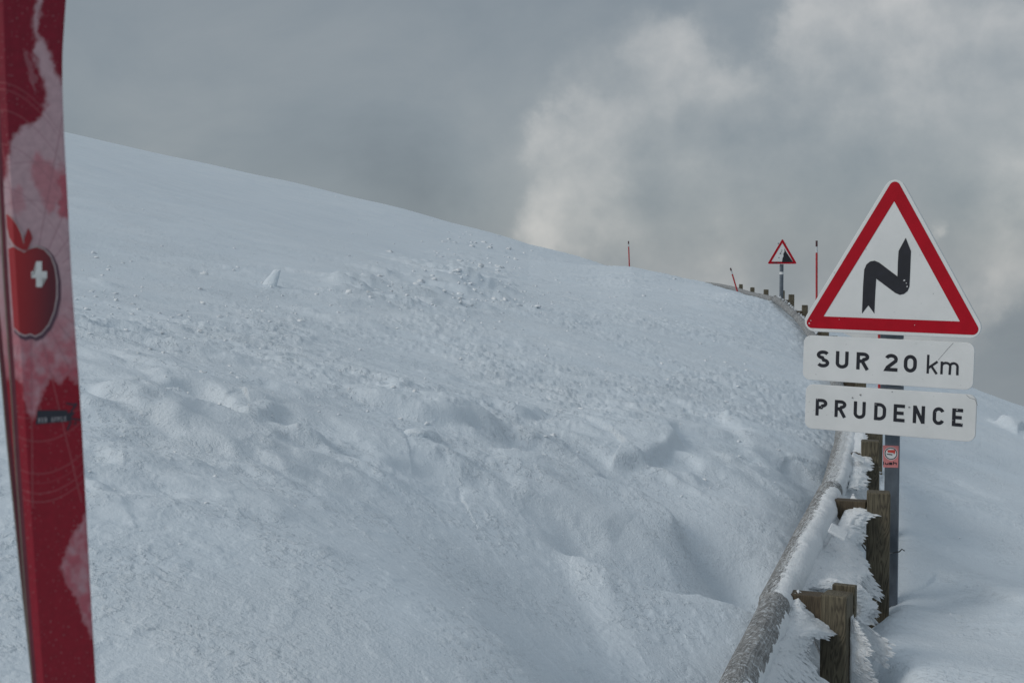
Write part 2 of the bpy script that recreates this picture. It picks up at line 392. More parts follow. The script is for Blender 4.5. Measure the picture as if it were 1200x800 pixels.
# ------------------------------------------------------------------ loose snow lumps
ICO_V = None
def ico():
    t = (1+5**.5)/2
    v = np.array([(-1, t, 0), (1, t, 0), (-1, -t, 0), (1, -t, 0), (0, -1, t), (0, 1, t), (0, -1, -t), (0, 1, -t), (t, 0, -1), (t, 0, 1), (-t, 0, -1), (-t, 0, 1)], float)
    f = [(0, 11, 5), (0, 5, 1), (0, 1, 7), (0, 7, 10), (0, 10, 11), (1, 5, 9), (5, 11, 4), (11, 10, 2), (10, 7, 6), (7, 1, 8), (3, 9, 4), (3, 4, 2), (3, 2, 6), (3, 6, 8), (3, 8, 9), (4, 9, 5), (2, 4, 11), (6, 2, 10), (8, 6, 7), (9, 8, 1)]
    v /= np.linalg.norm(v[0]); v = list(map(tuple, v)); cache = {}; f2 = []
    def mid(a, b):
        k = (min(a, b), max(a, b))
        if k not in cache:
            m = (np.array(v[a])+np.array(v[b]))/2; m /= np.linalg.norm(m); cache[k] = len(v); v.append(tuple(m))
        return cache[k]
    for a, b, c in f:
        x, y, z = mid(a, b), mid(b, c), mid(c, a); f2 += [(a, x, z), (b, y, x), (c, z, y), (x, y, z)]
    return np.array(v), np.array(f2)
IV, IF = ico()
CV = []; CF = []; nv = 0; pts = []
for (cx, cy, sx, sy, k, s0, s1) in [(548, 320, 26, 17, 330, 1.4, 4.6), (590, 352, 22, 9, 90, 1.4, 4.4), (575, 345, 50, 24, 90, 1.0, 2.6), (455, 348, 45, 9, 170, 1.6, 5.0), (130, 360, 50, 35, 150, 1.2, 5.0), (240, 375, 100, 35, 260, 1.0, 4.2),
                             (660, 345, 90, 30, 420, .7, 2.2), (500, 400, 200, 40, 330, .7, 2.4), (880, 530, 40, 25, 60, 1.2, 3.6), (640, 480, 60, 18, 70, 1.2, 3.6), (320, 470, 120, 30, 100, 1.2, 4),
                             (180, 560, 90, 40, 110, 1.0, 3.6), (820, 430, 100, 40, 200, .8, 2.6), (330, 640, 200, 80, 60, .8, 2.2), (1120, 620, 60, 80, 14, 1.2, 3.), (380, 232, 60, 6, 14, .8, 1.8), (500, 270, 60, 14, 50, .8, 2.2)]:
    for _ in range(int(k*.5)):
        px = rng.normal(cx, sx); py = rng.normal(cy, sy)
        if px < -80 or px > 1260 or py > 790: continue
        if abs(px-1045) < 130 and py < 560 and py > 380: continue
        q = g(px, py)
        if q[1] > 75 or q[1] < 4 or abs(q[0]-RWX(q[1])) < .25: continue
        s = (s0+(s1-s0)*rng.random()**2.2)*q[1]/F*.8
        pts.append((q[0], q[1], min(s, .10)*(.55+.6*rng.random())))
pts = np.array(pts); pz = height(pts[:, 0], pts[:, 1])
for (x, y, s), z in zip(pts, pz):
    a = rng.uniform(0, 6.28); ca, sa = math.cos(a), math.sin(a)
    v = IV*(1+.26*rng.normal(size=(len(IV), 1)))*np.array([rng.uniform(.8, 1.7), rng.uniform(.7, 1.2), rng.uniform(.5, 1.05)])*s
    v = np.stack([v[:, 0]*ca-v[:, 1]*sa, v[:, 0]*sa+v[:, 1]*ca, v[:, 2]], 1)+np.array([x, y, z+s*.02])
    CV.append(v); CF.append(IF+nv); nv += len(v)
lumps = mesh_obj('snow_lumps', np.vstack(CV), np.vstack(CF), M['crumb'], smooth=False)
tag(lumps, 'loose crumbs and small lumps of snow strewn over the slope', 'snow', kind='stuff')

# upright slab of snow and single larger blocks
def block(name, px, py, w, h, t, lean, yaw, label, seed):
    q = g(px, py); z = hz(*q); r = np.random.default_rng(seed)
    o = bpy.data.objects.new(name, None)
    nx, nz_ = 7, 9; V = []; Fc = []
    for side in (-1, 1):
        for k in range(nz_):
            f = k/(nz_-1)
            for i in range(nx):
                u = i/(nx-1)-.5; ww = w*(1-.62*f)+.05*w*r.normal()*(k > 0)
                V.append((u*ww+lean*h*f, side*t/2*(1-.5*f)*(1-.8*(2*u)**2)+r.normal()*t*.05, f*h-.25*h+r.normal()*h*.015))
    n0 = nx*nz_
    for k in range(nz_-1):
        for i in range(nx-1):
            a = k*nx+i; Fc.append((a, a+1, a+nx+1, a+nx)); Fc.append((n0+a, n0+a+nx, n0+a+nx+1, n0+a+1))
    rim = [i for i in range(nx)]+[k*nx+nx-1 for k in range(1, nz_)]+[(nz_-1)*nx+i for i in range(nx-2, -1, -1)]+[k*nx for k in range(nz_-2, 0, -1)]
    for i in range(len(rim)): a, b = rim[i], rim[(i+1) % len(rim)]; Fc.append((a, a+n0, b+n0, b))
    o = mesh_obj(name, V, Fc, M['snow'], smooth=True); o.location = (q[0], q[1], z); o.rotation_euler = (0, 0, yaw)
    s = o.modifiers.new('sub', 'SUBSURF'); s.levels = s.render_levels = 1
    tag(o, label, 'snow block'); return o
block('snow_slab', 312, 336, .24, .24, .07, .60, -.3, 'thin slab of snow standing tilted on the smooth upper slope', 1)
def chunk(name, px, py, sx, sy, sz, yaw, label, seed):
    q = g(px, py); z = hz(*q); r = np.random.default_rng(seed)
    v = IV*(1+.12*r.normal(size=(len(IV), 1)))
    v = np.sign(v)*np.abs(v)**.75*np.array([sx, sy, sz])
    o = mesh_obj(name, v, IF, M['snow'], smooth=True); o.location = (q[0], q[1], z+sz*.35); o.rotation_euler = (0, 0, yaw)
    s = o.modifiers.new('sub', 'SUBSURF'); s.levels = s.render_levels = 1
    tag(o, label, 'snow block')
chunk('snow_block', 486, 524, .09, .06, .04, -.5, 'rounded white snow block below the long smooth drift in mid slope', 2)

# ------------------------------------------------------------------ guardrail
def catmull(Pt, k=12):
    out = []
    for i in range(len(Pt)-1):
        p0 = Pt[max(i-1, 0)]; p1 = Pt[i]; p2 = Pt[i+1]; p3 = Pt[min(i+2, len(Pt)-1)]
        for j in range(k):
            t = j/k; out.append(.5*((2*p1)+(-p0+p2)*t+(2*p0-5*p1+4*p2-p3)*t*t+(-p0+3*p1-3*p2+p3)*t**3))
    out.append(Pt[-1]); return np.array(out)
path = catmull(RW, 14)
al = np.concatenate([[0], np.cumsum(np.linalg.norm(np.diff(path, axis=0), axis=1))])
def at(s): return np.array([np.interp(s, al, path[:, k]) for k in range(3)])
def s_of_y(y): return float(np.interp(y, path[:, 1], al))
RADR = .085
GL = at(s_of_y(7.3)); GL = np.array([GL[0], GL[1], GL[2]])
GR = empty('guardrail', tuple(GL-np.array([0, 0, .5])), 'long frosted wooden log guardrail on square posts following the road edge', 'guardrail')
goff = GL-np.array([0, 0, .5])
def rail_log(y0, y1, detail, dz0=0, dz1=0, dx0=0, dx1=0):
    s0, s1 = s_of_y(y0), s_of_y(y1); ln = s1-s0
    m = max(int(ln/(.03 if detail else .25)), 5); nn = 28 if detail else 14
    ctr = at((s0+s1)/2); A0 = at(s0)+np.array([dx0, 0, dz0]); A1 = at(s1)+np.array([dx1, 0, dz1])
    t, s, u = frame(A0, A1); V = []; Fc = []; sd = random.randint(0, 40)
    mid = (A0+A1)/2
    for i in range(m+1):
        f = i/m
        p = (A0*(1-f)+A1*f)*.45+(at(s0+ln*f)+np.array([dx0*(1-f)+dx1*f, 0, dz0*(1-f)+dz1*f]))*.55
        e = 1 if 0 < i < m else .93
        for k in range(nn):
            th = 2*math.pi*k/nn
            rr = RADR*e*(1+.035*float(perlin(f*ln*1.5, math.cos(th)*1.3+sd, 3))+(.03*float(perlin(f*ln*.8, th*1.3+sd, 5))))
            if detail and k % 9 == 4: rr *= .955
            w = p+(s*math.cos(th)+u*math.sin(th))*rr-mid
            V.append((w@s, w@t, w@u))
    for i in range(m):
        for k in range(nn): Fc.append((i*nn+k, (i+1)*nn+k, (i+1)*nn+(k+1) % nn, i*nn+(k+1) % nn))
    Fc.append(tuple(range(nn))); Fc.append(tuple(m*nn+k for k in range(nn-1, -1, -1)))
    o = mesh_obj('rail_log', V, Fc, M['log'], GR, smooth=True)
    o.matrix_local = Matrix.Translation(Vector(mid-goff)) @ Matrix((s, t, u)).transposed().to_4x4()
    return o
joints = [5.2, 7.15, 9.45, 12.9, 16.8, 20.7, 24.6, 28.3, 31.9]
for i in range(len(joints)-1): rail_log(joints[i]+.012, joints[i+1]-.012, joints[i] < 12, *( (-.01, .015, .0, .012) if i == 0 else (.0, .02, -.012, .0) if i == 1 else (0, 0, 0, 0)))
fj = [32.3, 36, 40, 44.5, 49, 54, 60, 66, 74]
for i in range(len(fj)-1): rail_log(fj[i]+.01, fj[i+1]-.01, False, -.04, -.04)
# posts, spacers, bolts
def post(y, wdt=.150, dpt=.15, top=.12, bot=.9, rear=False, off=.34, yaw=0, dz=0):
    s = s_of_y(y); c = at(s); t, sd, u = frame(at(s-.3), at(s+.3)); sd = np.array([sd[0], sd[1], 0]); sd /= np.linalg.norm(sd)
    fw = np.cross((0, 0, 1), sd)  # forward
    pc = c+sd*off; zt = c[2]+top; h = top+bot
    b = MB(); V, Fc = box_pts((0, 0, 0), np.array((1., 0, 0)), np.array((0, 1., 0)), np.array((0, 0, 1.)), wdt, dpt, h)
    b.add(V, Fc); o = b.build('post', M['post'], GR, bevel=.012)
    o.matrix_local = Matrix.Translation(Vector((pc[0]-goff[0], pc[1]-goff[1], zt-h/2-goff[2]))) @ Matrix((sd, fw, (0, 0, 1))).transposed().to_4x4() @ Matrix.Rotation(yaw, 4, 'Z')
    g0 = RADR*.8; g1 = off-wdt/2-.002; b = MB()
    V, Fc = box_pts(((g0+g1)/2, 0, -.02), np.array((1., 0, 0)), np.array((0, 1., 0)), np.array((0, 0, 1.)), g1-g0, .12, .16)
    b.add(V, Fc); sp = b.build('spacer_block', M['spacer'], GR, bevel=.006)
    sp.matrix_local = Matrix.Translation(Vector(c-goff)) @ Matrix((sd, fw, (0, 0, 1))).transposed().to_4x4()
    return pc, sd, fw, zt
near = []
pc, sd, fw, zt = post(7.25, top=.075, yaw=-.16, off=.335); near.append((pc, sd, fw, zt))
# rear offcut fixed behind the near post
b = MB(); V, Fc = box_pts((0, 0, 0), np.array((1., 0, 0)), np.array((0, 1., 0)), np.array((0, 0, 1.)), .13, .055, .18); b.add(V, Fc)
o = b.build('backing_block', M['post'], GR, bevel=.005); q = pc+fw*.115+sd*.03
o.matrix_local = Matrix.Translation(Vector((q[0]-goff[0], q[1]-goff[1], zt-.065-goff[2]))) @ Matrix((sd, fw, (0, 0, 1))).transposed().to_4x4() @ Matrix.Rotation(-.12, 4, 'Z')
near.append(post(9.05, top=.13, off=.375, yaw=.1, wdt=.158)); near.append(post(10.9, top=.17, off=.24, yaw=.05))
for y in (13.0, 15.1, 17.2, 19.3, 21.4, 23.4, 25.4): post(y, off=.3)
for px, y in ((940, 26.8), (930, 28.8), (919, 30.7), (907.5, 32.6)): post(y, wdt=.125, dpt=.12, top=.19, off=.26)
for y in (35.6, 40.7, 45.4): post(y, wdt=.13, dpt=.13, top=.17, off=.10)
# reflector plates standing on the rail
def plate(px, py, y, w=.09, h=.12):
    c = np.array(P(px, py, y)); s = s_of_y(y); t, sd, u = frame(at(s-.3), at(s+.3))
    b = MB(); V, Fc = box_pts((0, 0, 0), np.array((1., 0, 0)), np.array((0, 1., 0)), np.array((0, 0, 1.)), w, .16, .02); b.add(V, Fc)
    o = b.build('cap_plate', M['rime'], GR, bevel=.006)
    o.matrix_local = Matrix.Translation(Vector(c-goff)) @ Matrix((sd, t, u)).transposed().to_4x4() @ Matrix.Rotation(.5, 4, 'Y')
plate(982, 623, 8.25, .12); plate(1006, 536, 10.5, .11)

# ---- rime: caps, curtains with toothed edge and feathers
def rail_frame(y):
    s = s_of_y(y); c = at(s); t, sd, u = frame(at(s-.2), at(s+.2)); return c, t, sd, u
feath = MB(goff)
def feather(base, d, L, w, nrm):
    d = np.array(d, float); d /= np.linalg.norm(d); nrm = np.array(nrm, float)
    s = np.cross(d, nrm); s /= np.linalg.norm(s)+1e-9; n2 = np.cross(s, d)
    base = np.array(base, float); th = w*.35; bend = n2*random.uniform(-.12, .12)*L
    V = []
    for f, ww in ((0, .55), (.35, 1.0), (.72, .62)):
        c = base+d*L*f+bend*f*f
        V += [c+s*w*ww/2, c+n2*th*ww/2, c-s*w*ww/2, c-n2*th*ww/2]
    V.append(base+d*L+bend)
    Fc = []
    for k in range(2):
        for i in range(4): Fc.append((k*4+i, k*4+(i+1) % 4, k*4+4+(i+1) % 4, k*4+4+i))
    for i in range(4): Fc.append((8+i, 8+(i+1) % 4, 12))
    feath.add(V, Fc)
# snow cap shell along the right upper side of each near log
cap = MB(goff)
def cap_seg(y0, y1, a_left, a_right=-95):
    m = int((y1-y0)/.012); nk = 14; V = []; Fc = []
    for i in range(m+1):
        y = y0+(y1-y0)*i/m; c, t, sd, u = rail_frame(y)
        e = min(1, i/6., (m-i)/6.)
        al_ = a_left+14*float(perlin(y*4, .5, 3))+13*float(perlin(y*26, .5, 7))+10*float(perlin(y*55, 1.5, 9))
        for k in range(nk):
            f = k/(nk-1); a = math.radians(al_*(1-f)+a_right*f)
            edge = min(1, k/2.5, (nk-1-k)/1.5)
            rr = RADR+.001+(.020+.010*float(perlin(y*7, f*3, 4))+.006*float(perlin(y*30, f*8, 5)))*(edge**.6)*max(e, .0)
            if edge == 0 or e == 0: rr = RADR-.012
            V.append(c+(sd*math.cos(a)+u*math.sin(a))*rr)
    for i in range(m):
        for k in range(nk-1): Fc.append((i*nk+k, (i+1)*nk+k, (i+1)*nk+k+1, i*nk+k+1))
    cap.add(V, Fc)
cap_seg(5.25, 7.05, 78); cap_seg(7.1, 9.35, 98); cap_seg(9.55, 12.8, 72)
for _ in range(5200):   # short needles at the frayed edge of the cap and over the bare wood
    y = 5.3+7.3*random.random()**1.5; c, t, sd, u = rail_frame(y)
    a = math.radians(random.gauss(92 if y > 7.1 else 74, 17) if random.random() < (.86 if y > 7.15 else .5) else random.uniform(60, 175))
    n_ = sd*math.cos(a)+u*math.sin(a)
    feather(c+n_*(RADR-.004), n_*.5+sd*.55+t*random.uniform(-.3, .3)-t*.2, random.uniform(.012, .040), random.uniform(.003, .006), t)
# curtain
curt = MB(goff)
def saw(y, k, sd_):
    f = (y*k+.35*float(perlin(y*2, sd_, 2))) % 1.0; return f
def curtain(y0, y1, Lfun, down, seed, a0=-25):
    m = int((y1-y0)/.011); nk = 16; V = []; Fc = []
    for i in range(m+1):
        y = y0+(y1-y0)*i/m; c, t, sd, u = rail_frame(y); f = i/m
        L = Lfun(y, f); a = math.radians(a0); p0 = c+(sd*math.cos(a)+u*math.sin(a))*(RADR+.004)
        for k in range(nk):
            q = k/(nk-1)
            p = p0+sd*L*q*.75+np.array([0, 0, -1])*(down*L*(q**1.5))-t*(.10*L*q)
            p = p+(np.array([0, 0, 1.])*.5-t*.5)*(.022*float(perlin(y*5, q*3, seed))+.013*float(perlin(y*17+q*3, q*3, seed+2)))
            V.append(p)
    n1 = len(V)
    for i in range(m+1):
        for k in range(nk):
            q = k/(nk-1); p = V[i*nk+k]; V.append(p+np.array([0, .25, -1.])*(.035*(1-q)+.004))
    for i in range(m):
        for k in range(nk-1):
            a = i*nk+k; Fc.append((a, a+nk, a+nk+1, a+1)); Fc.append((n1+a, n1+a+1, n1+a+nk+1, n1+a+nk))
        for k in (0, nk-1): a = i*nk+k; Fc.append((a, a+nk, n1+a+nk, n1+a))
    for i in (0, m):
        for k in range(nk-1): a = i*nk+k; Fc.append((a, a+1, n1+a+1, n1+a))
    curt.add(V, Fc)
    # feathers lying over the sheet and fringing its rim
    for _ in range(int((y1-y0)*520)):
        y = random.uniform(y0, y1); i = min(int((y-y0)/(y1-y0)*m), m); c, t, sd, u = rail_frame(y)
        k = int(nk*random.random()**.6) if random.random() < .55 else nk-1; k = min(k, nk-1)
        p = np.array(V[i*nk+k]); L = random.uniform(.03, .085)*(1.2 if k == nk-1 else 1)
        feather(p-np.array([0, 0, .004]), sd*.8+np.array([0, 0, -down*.75+random.uniform(-.15, .25)])-t*random.uniform(-.1, .4), L, L*random.uniform(.22, .4), (0, -.3, 1))
    # larger flat shards standing out of the sheet and its rim
    for _ in range(int((y1-y0)*95)):
        y = random.uniform(y0, y1); i = min(int((y-y0)/(y1-y0)*m), m); c, t, sd, u = rail_frame(y)
        k = nk-1 if random.random() < .55 else random.randint(3, nk-1); p = np.array(V[i*nk+k]); L = random.uniform(.04, .11)*(.7 if k < nk-1 else 1)
        feather(p-sd*L*.35, sd*.95+np.array([0, 0, random.uniform(-.75, -.1)])-t*random.uniform(-.1, .5), L*1.3, L*random.uniform(.35, .55), (random.uniform(-.3, .3), -.6, 1))
def L1(y, f):
    tooth = saw(y, 2.6, 1.2)
    return (.10+.12*(1-tooth)+.05*float(perlin(y*6, 2, 6))+.03*float(perlin(y*22, 2, 7)))*min(1, .25+4*f, .25+4*(1-f))*1.15
def L2(y, f):
    return (.17+.24*(math.exp(-((y-8.75)/.22)**2))+.15*math.exp(-((y-8.1)/.3)**2)+.06*float(perlin(y*6, 5, 6))+.035*float(perlin(y*24, 2, 7)))*min(1, .3+4*f, .3+5*(1-f))
def L3(y, f): return (.20+.06*float(perlin(y*4, 8, 6))+.05*(1-saw(y, 2.2, 3))+.03*float(perlin(y*20, 2, 7)))*min(1, .3+4*f, .3+4*(1-f))
curtain(5.3, 7.12, lambda y, f: L1(y, f)*1.0+.16*math.exp(-((y-6.72)/.16)**2), .95, 11)
curtain(7.35, 9.0, L2, 1.0, 21); curtain(9.25, 10.75, L3, 1.0, 31); curtain(11.0, 12.7, L3, 1.0, 41)
# second deeper layer that reaches down to the bank
curtain(7.42, 8.95, lambda y, f: (.36+.05*float(perlin(y*5, 3, 6))+.03*float(perlin(y*20, 3, 6))), 1.35, 51, -60)
curtain(5.4, 7.1, lambda y, f: (.20+.05*float(perlin(y*5, 3, 6))+.03*float(perlin(y*20, 3, 6))), 1.4, 61, -60)
def far_frost(y0, y1):
    for _ in range(int((y1-y0)*26)):
        y = random.uniform(y0, y1); c, t, sd, u = rail_frame(y); a = math.radians(random.uniform(-30, 80)); n_ = sd*math.cos(a)+u*math.sin(a)
        feather(c+n_*(RADR-.01), n_+sd*.4, random.uniform(.03, .07), random.uniform(.015, .03), t)
far_frost(24, 32)
# rime grown on the valley side of posts
def post_rime(pc, sd, fw, zt, z0, z1, L0, wid):
    m = int((zt-z0-(zt-z1))/.012) if False else max(int((z1-z0)/.012), 4)
    nk = 8; V = []; Fc = []
    base = pc+sd*(.165/2-.006)
    for i in range(m+1):
        z = z0+(z1-z0)*i/m; e = min(1, .3+3*(1-i/m))
        L = (L0+.05*float(perlin(z*9, 3, 3))+.03*float(perlin(z*33, 3, 4)))*e
        for k in range(nk):
            q = k/(nk-1); V.append(np.array([base[0], base[1], z])+sd*L*q+fw*(-.02-.02*q+.01*float(perlin(z*12, q*3, 8)))-np.array([0, 0, .35*L*q*q]))
    n1 = len(V)
    for i in range(m+1):
        for k in range(nk): q = k/(nk-1); V.append(V[i*nk+k]+fw*(wid*(1-q)+.006))
    for i in range(m):
        for k in range(nk-1):
            a = i*nk+k; Fc.append((a, a+1, a+nk+1, a+nk)); Fc.append((n1+a, n1+a+nk, n1+a+nk+1, n1+a+1))
        for k in (0, nk-1): a = i*nk+k; Fc.append((a, a+nk, n1+a+nk, n1+a))
    for i in (0, m):
        for k in range(nk-1): a = i*nk+k; Fc.append((a, a+1, n1+a+1, n1+a))
    curt.add(V, Fc)
    for _ in range(int((z1-z0)*330)):
        i = random.randint(0, m); k = random.choice((nk-1, nk-1, random.randint(1, nk-1))); p = np.array(V[i*nk+k]); L = random.uniform(.02, .05)
        feather(p, sd*.9-fw*random.uniform(0, .5)+np.array([0, 0, random.uniform(-.6, .1)]), L, L*.35, fw)
pc, sd, fw, zt = near[0]; post_rime(pc, sd, fw, zt, zt-.85, zt-.13, .085, .12); post_rime(pc+fw*.1+sd*.02, sd, fw, zt, zt-.35, zt-.16, .15, .1)
def resample(pts, n_):
    p = np.array(pts, float); L = np.concatenate([[0], np.cumsum(np.linalg.norm(np.diff(p[:, :2], axis=0), axis=1))]); t = np.linspace(0, L[-1], n_)
    return np.stack([np.interp(t, L, p[:, k]) for k in range(3)], 1)
def sheet(inner, outer, seed, n_=110, nk=14, th=.03, nf=260):
    A_ = resample(inner, n_); B_ = resample(outer, n_); rr = random.Random(seed); V = []; Fc = []
    Aw = np.array([P(*a) for a in A_]); Bw = np.array([P(*b_) for b_ in B_])
    for i in range(n_):
        dv = Bw[i]-Aw[i]; f = i/(n_-1); j_ = 1+.12*float(perlin(f*22, seed, 3))+.06*float(perlin(f*60, seed, 4))
        for k in range(nk):
            q = k/(nk-1); p = Aw[i]+dv*q*(1+(j_-1)*q)
            bul = .03*math.sin(math.pi*q)+.016*float(perlin(f*9, q*3, seed))+.009*float(perlin(f*30+q*2, q*6, seed+1))
            V.append(p+np.array([0, -.8, .6])*bul)
    m1 = len(V)
    for i in range(n_):
        for k in range(nk): q = k/(nk-1); V.append(V[i*nk+k]+np.array([0, .7, -.7])*(th*(1-q)+.004))
    for i in range(n_-1):
        for k in range(nk-1):
            a = i*nk+k; Fc.append((a, a+nk, a+nk+1, a+1)); Fc.append((m1+a, m1+a+1, m1+a+nk+1, m1+a+nk))
        for k in (0, nk-1): a = i*nk+k; Fc.append((a, a+nk, m1+a+nk, m1+a))
    for i in (0, n_-1):
        for k in range(nk-1): a = i*nk+k; Fc.append((a, a+1, m1+a+1, m1+a))
    curt.add(V, Fc)
    for _ in range(nf):
        i = rr.randrange(n_); k = nk-1 if rr.random() < .45 else rr.randrange(2, nk-1); p = np.array(V[i*nk+k]); dv = Bw[i]-Aw[i]; dv = dv/(np.linalg.norm(dv)+1e-6)
        L = rr.uniform(.018, .06); feather(p-dv*L*.4, dv+np.array([0, -.1, -.15])*rr.uniform(-.5, 1.5), L, L*rr.uniform(.25, .45), (0, -.7, .7))
sheet([(934, 690, 7.25), (918, 722, 7.0), (902, 755, 6.6), (885, 800, 6.15), (876, 830, 5.9)], [(940, 700, 7.22), (948, 716, 7.15), (962, 728, 7.1), (979, 742, 7.05), (966, 748, 7.0), (953, 746, 6.95), (948, 760, 6.9), (938, 768, 6.8), (934, 782, 6.7), (926, 800, 6.5), (920, 830, 6.2)], 3)
sheet([(998, 580, 9.2), (984, 610, 8.75), (968, 640, 8.3), (950, 668, 7.9), (942, 690, 7.6)], [(1000, 584, 9.1), (1012, 590, 9.0), (1026, 602, 8.85), (1014, 606, 8.8), (1009, 616, 8.75), (1013, 628, 8.7), (1006, 640, 8.65), (1012, 656, 8.5), (1018, 668, 8.35), (1004, 676, 8.1), (1010, 690, 7.9), (985, 684, 7.65), (968, 690, 7.6)], 5, 140, 16, .03, 420)
sheet([(1000, 505, 12.2), (996, 530, 11.0), (996, 560, 10.0), (994, 572, 9.6)], [(1010, 505, 12.1), (1018, 515, 11.4), (1027, 527, 10.9), (1019, 534, 10.8), (1021, 548, 10.5), (1013, 552, 10.3), (1016, 562, 10.0), (1006, 574, 9.6)], 7, 90, 12, .03, 260)
sheet([(1000, 690, 7.35), (1000, 730, 7.33), (1000, 770, 7.3), (998, 815, 7.25)], [(1012, 690, 7.4), (1019, 698, 7.4), (1026, 708, 7.4), (1019, 716, 7.38), (1012, 724, 7.36), (1008, 738, 7.35), (1010, 752, 7.34), (1006, 768, 7.33), (1009, 784, 7.32), (1004, 815, 7.3)], 9, 110, 9, .06, 200)
cap.build('rime_cap', M['rime'], GR, smooth=True); 
co = curt.build('rime_curtain', M['rime'], GR, smooth=True)
fo = feath.build('rime_feathers', M['rime'], GR)

# ------------------------------------------------------------------ strokes and flat plates
def ribbon(pts, w, closed=False):
    pts = [np.array(p, float) for p in pts]; m = len(pts); V = []; Fc = []
    for i in range(m):
        if closed: a = pts[(i-1) % m]; b = pts[(i+1) % m]
        else: a = pts[max(i-1, 0)]; b = pts[min(i+1, m-1)]
        c = pts[i]; d1 = c-a if i or closed else b-c; d2 = b-c if i < m-1 or closed else c-a
        d1 = d1/(np.linalg.norm(d1)+1e-12); d2 = d2/(np.linalg.norm(d2)+1e-12)
        n1 = np.array([-d1[1], d1[0]]); n2 = np.array([-d2[1], d2[0]]); nn = n1+n2; nn /= np.linalg.norm(nn)+1e-9
        k = 1/max(nn@n1, .45); V += [c+nn*w/2*k, c-nn*w/2*k]
    for i in range(m-1 if not closed else m):
        j = (i+1) % m; Fc.append((2*i, 2*i+1, 2*j+1, 2*j))
    return V, Fc
def arc(cx, cy, rx, ry, a0, a1, k=10): return [(cx+rx*math.cos(math.radians(a0+(a1-a0)*i/k)), cy+ry*math.sin(math.radians(a0+(a1-a0)*i/k))) for i in range(k+1)]
def glyph(ch, w, t):
    """strokes in a box w wide and 1 high, stroke weight t"""
    h = t/2; L = h; R = w-h; T = 1-h; B = h; c = w/2
    if ch == 'S': return [arc(c, .735, c-h, .265-h, 25, 180, 10)+arc(c, .735, c-h, .265-h, 200, 262, 4)+arc(c, .27, c-h, .27-h, 82, 0, 6)+arc(c, .27, c-h, .27-h, -20, -155, 10)]
    if ch == 'U': return [[(L, 1), (L, .32)]+arc(c, .32, c-h, .32-h, 190, 350, 12)+[(R, .32), (R, 1)]]
    if ch in 'RP':
        s = [[(L, 0), (L, 1)], [(L, T), (c, T)]+arc(c+.02, .745, R-c-.02, T-.745, 80, -80, 10)+[(c, .49), (L, .49)]]
        if ch == 'R': s.append([(c-.02, .47), (R+.01, 0)])
        return s
    if ch == '2': return [arc(c, .70, c-h, .30-h, 165, 0, 12)+[(R-.02, .60), (L+.06, .22), (L, B), (L+.02, B)], [(h*.4, B), (w, B)]]
    if ch in '0O': return [('c', arc(c, .62, c-h, .38-h, 0, 180, 10)+arc(c, .38, c-h, .38-h, 180, 360, 10))]
    if ch == 'D': return [[(L, 0), (L, 1)], [(L, T), (c-.05, T)]+arc(c-.05, .62, R-c+.05, T-.62, 80, 10, 5)+[(R, .5)]+arc(c-.05, .38, R-c+.05, .38-B, -10, -80, 5)+[(c-.05, B), (L, B)]]
    if ch == 'E': return [[(L, 0), (L, 1)], [(L, T), (w, T)], [(L, .5), (w*.9, .5)], [(L, B), (w, B)]]
    if ch == 'N': return [[(L, 0), (L, 1)], [(R, 0), (R, 1)], [(L, 1-h*.3), (R, h*.3)]]
    if ch == 'C': return [arc(c, .66, c-h, .34-h, 20, 180, 10)+arc(c, .34, c-h, .34-h, 180, 340, 10)]
    if ch == 'k': return [[(L, 0), (L, 1)], [(w, .66), (L, .28)], [(w*.42, .42), (w-h*.4, 0)]]
    if ch == 'm': return [[(L, 0), (L, .68)], arc(w*.30, .44, w*.30-h, .24-h, 175, 0, 9)+[(w*.5+h*.2, 0)], arc(w*.72, .44, w*.72-w*.5-h*.2, .24-h, 175, 0, 9)+[(R, 0)]]
    if ch == 'A': return [[(L*.6, 0), (c, 1)], [(c, 1), (w-L*.6, 0)], [(w*.22, .3), (w*.78, .3)]]
    if ch == 'L': return [[(L, 0), (L, 1)], [(L, B), (w, B)]]
    if ch == 'l': return [[(c, 0), (c, 1)]]
    if ch == 'u': return [[(L, .7), (L, .3)]+arc(c, .28, c-h, .28-h, 190, 350, 8)+[(R, .3), (R, .7)], [(R, 0), (R, .7)]]
    if ch == 's': return [[(w, .62), (L, .62), (L, .37), (R, .37), (R, .09), (0, .09)]]
    if ch == 'h': return [[(L, 0), (L, 1)], [(L, .6), (R, .6), (R, 0)]]
    return []
def write(mb, ch, x0, z0, w, h, t, y, slant=0):
    """glyph into mb: x right, z up, front plane at -y; strokes sit a hair above each other"""
    for i, st in enumerate(glyph(ch, w/h, t)):
        cl = isinstance(st, tuple); pts = st[1] if cl else st
        V, Fc = ribbon(pts, t, cl)
        mb.add([(x0+(v[0]+slant*v[1])*h, -(y+i*.0004), z0+v[1]*h) for v in V], Fc)
def round_poly(pts, r, k=8):
    out = []; m = len(pts)
    for i in range(m):
        a = np.array(pts[i-1], float); b = np.array(pts[i], float); c = np.array(pts[(i+1) % m], float)
        u = (a-b)/np.linalg.norm(a-b); v = (c-b)/np.linalg.norm(c-b); ang = math.acos(max(-1, min(1, u@v))); d = r/math.tan(ang/2)
        bis = (u+v)/np.linalg.norm(u+v); cen = b+bis*r/math.sin(ang/2); p0 = b+u*d; p1 = b+v*d
        a0 = math.atan2(*(p0-cen)[::-1]); a1 = math.atan2(*(p1-cen)[::-1]); da = (a1-a0+math.pi) % (2*math.pi)-math.pi
        for j in range(k+1): t = a0+da*j/k; out.append(tuple(cen+r*np.array([math.cos(t), math.sin(t)])))
    return out
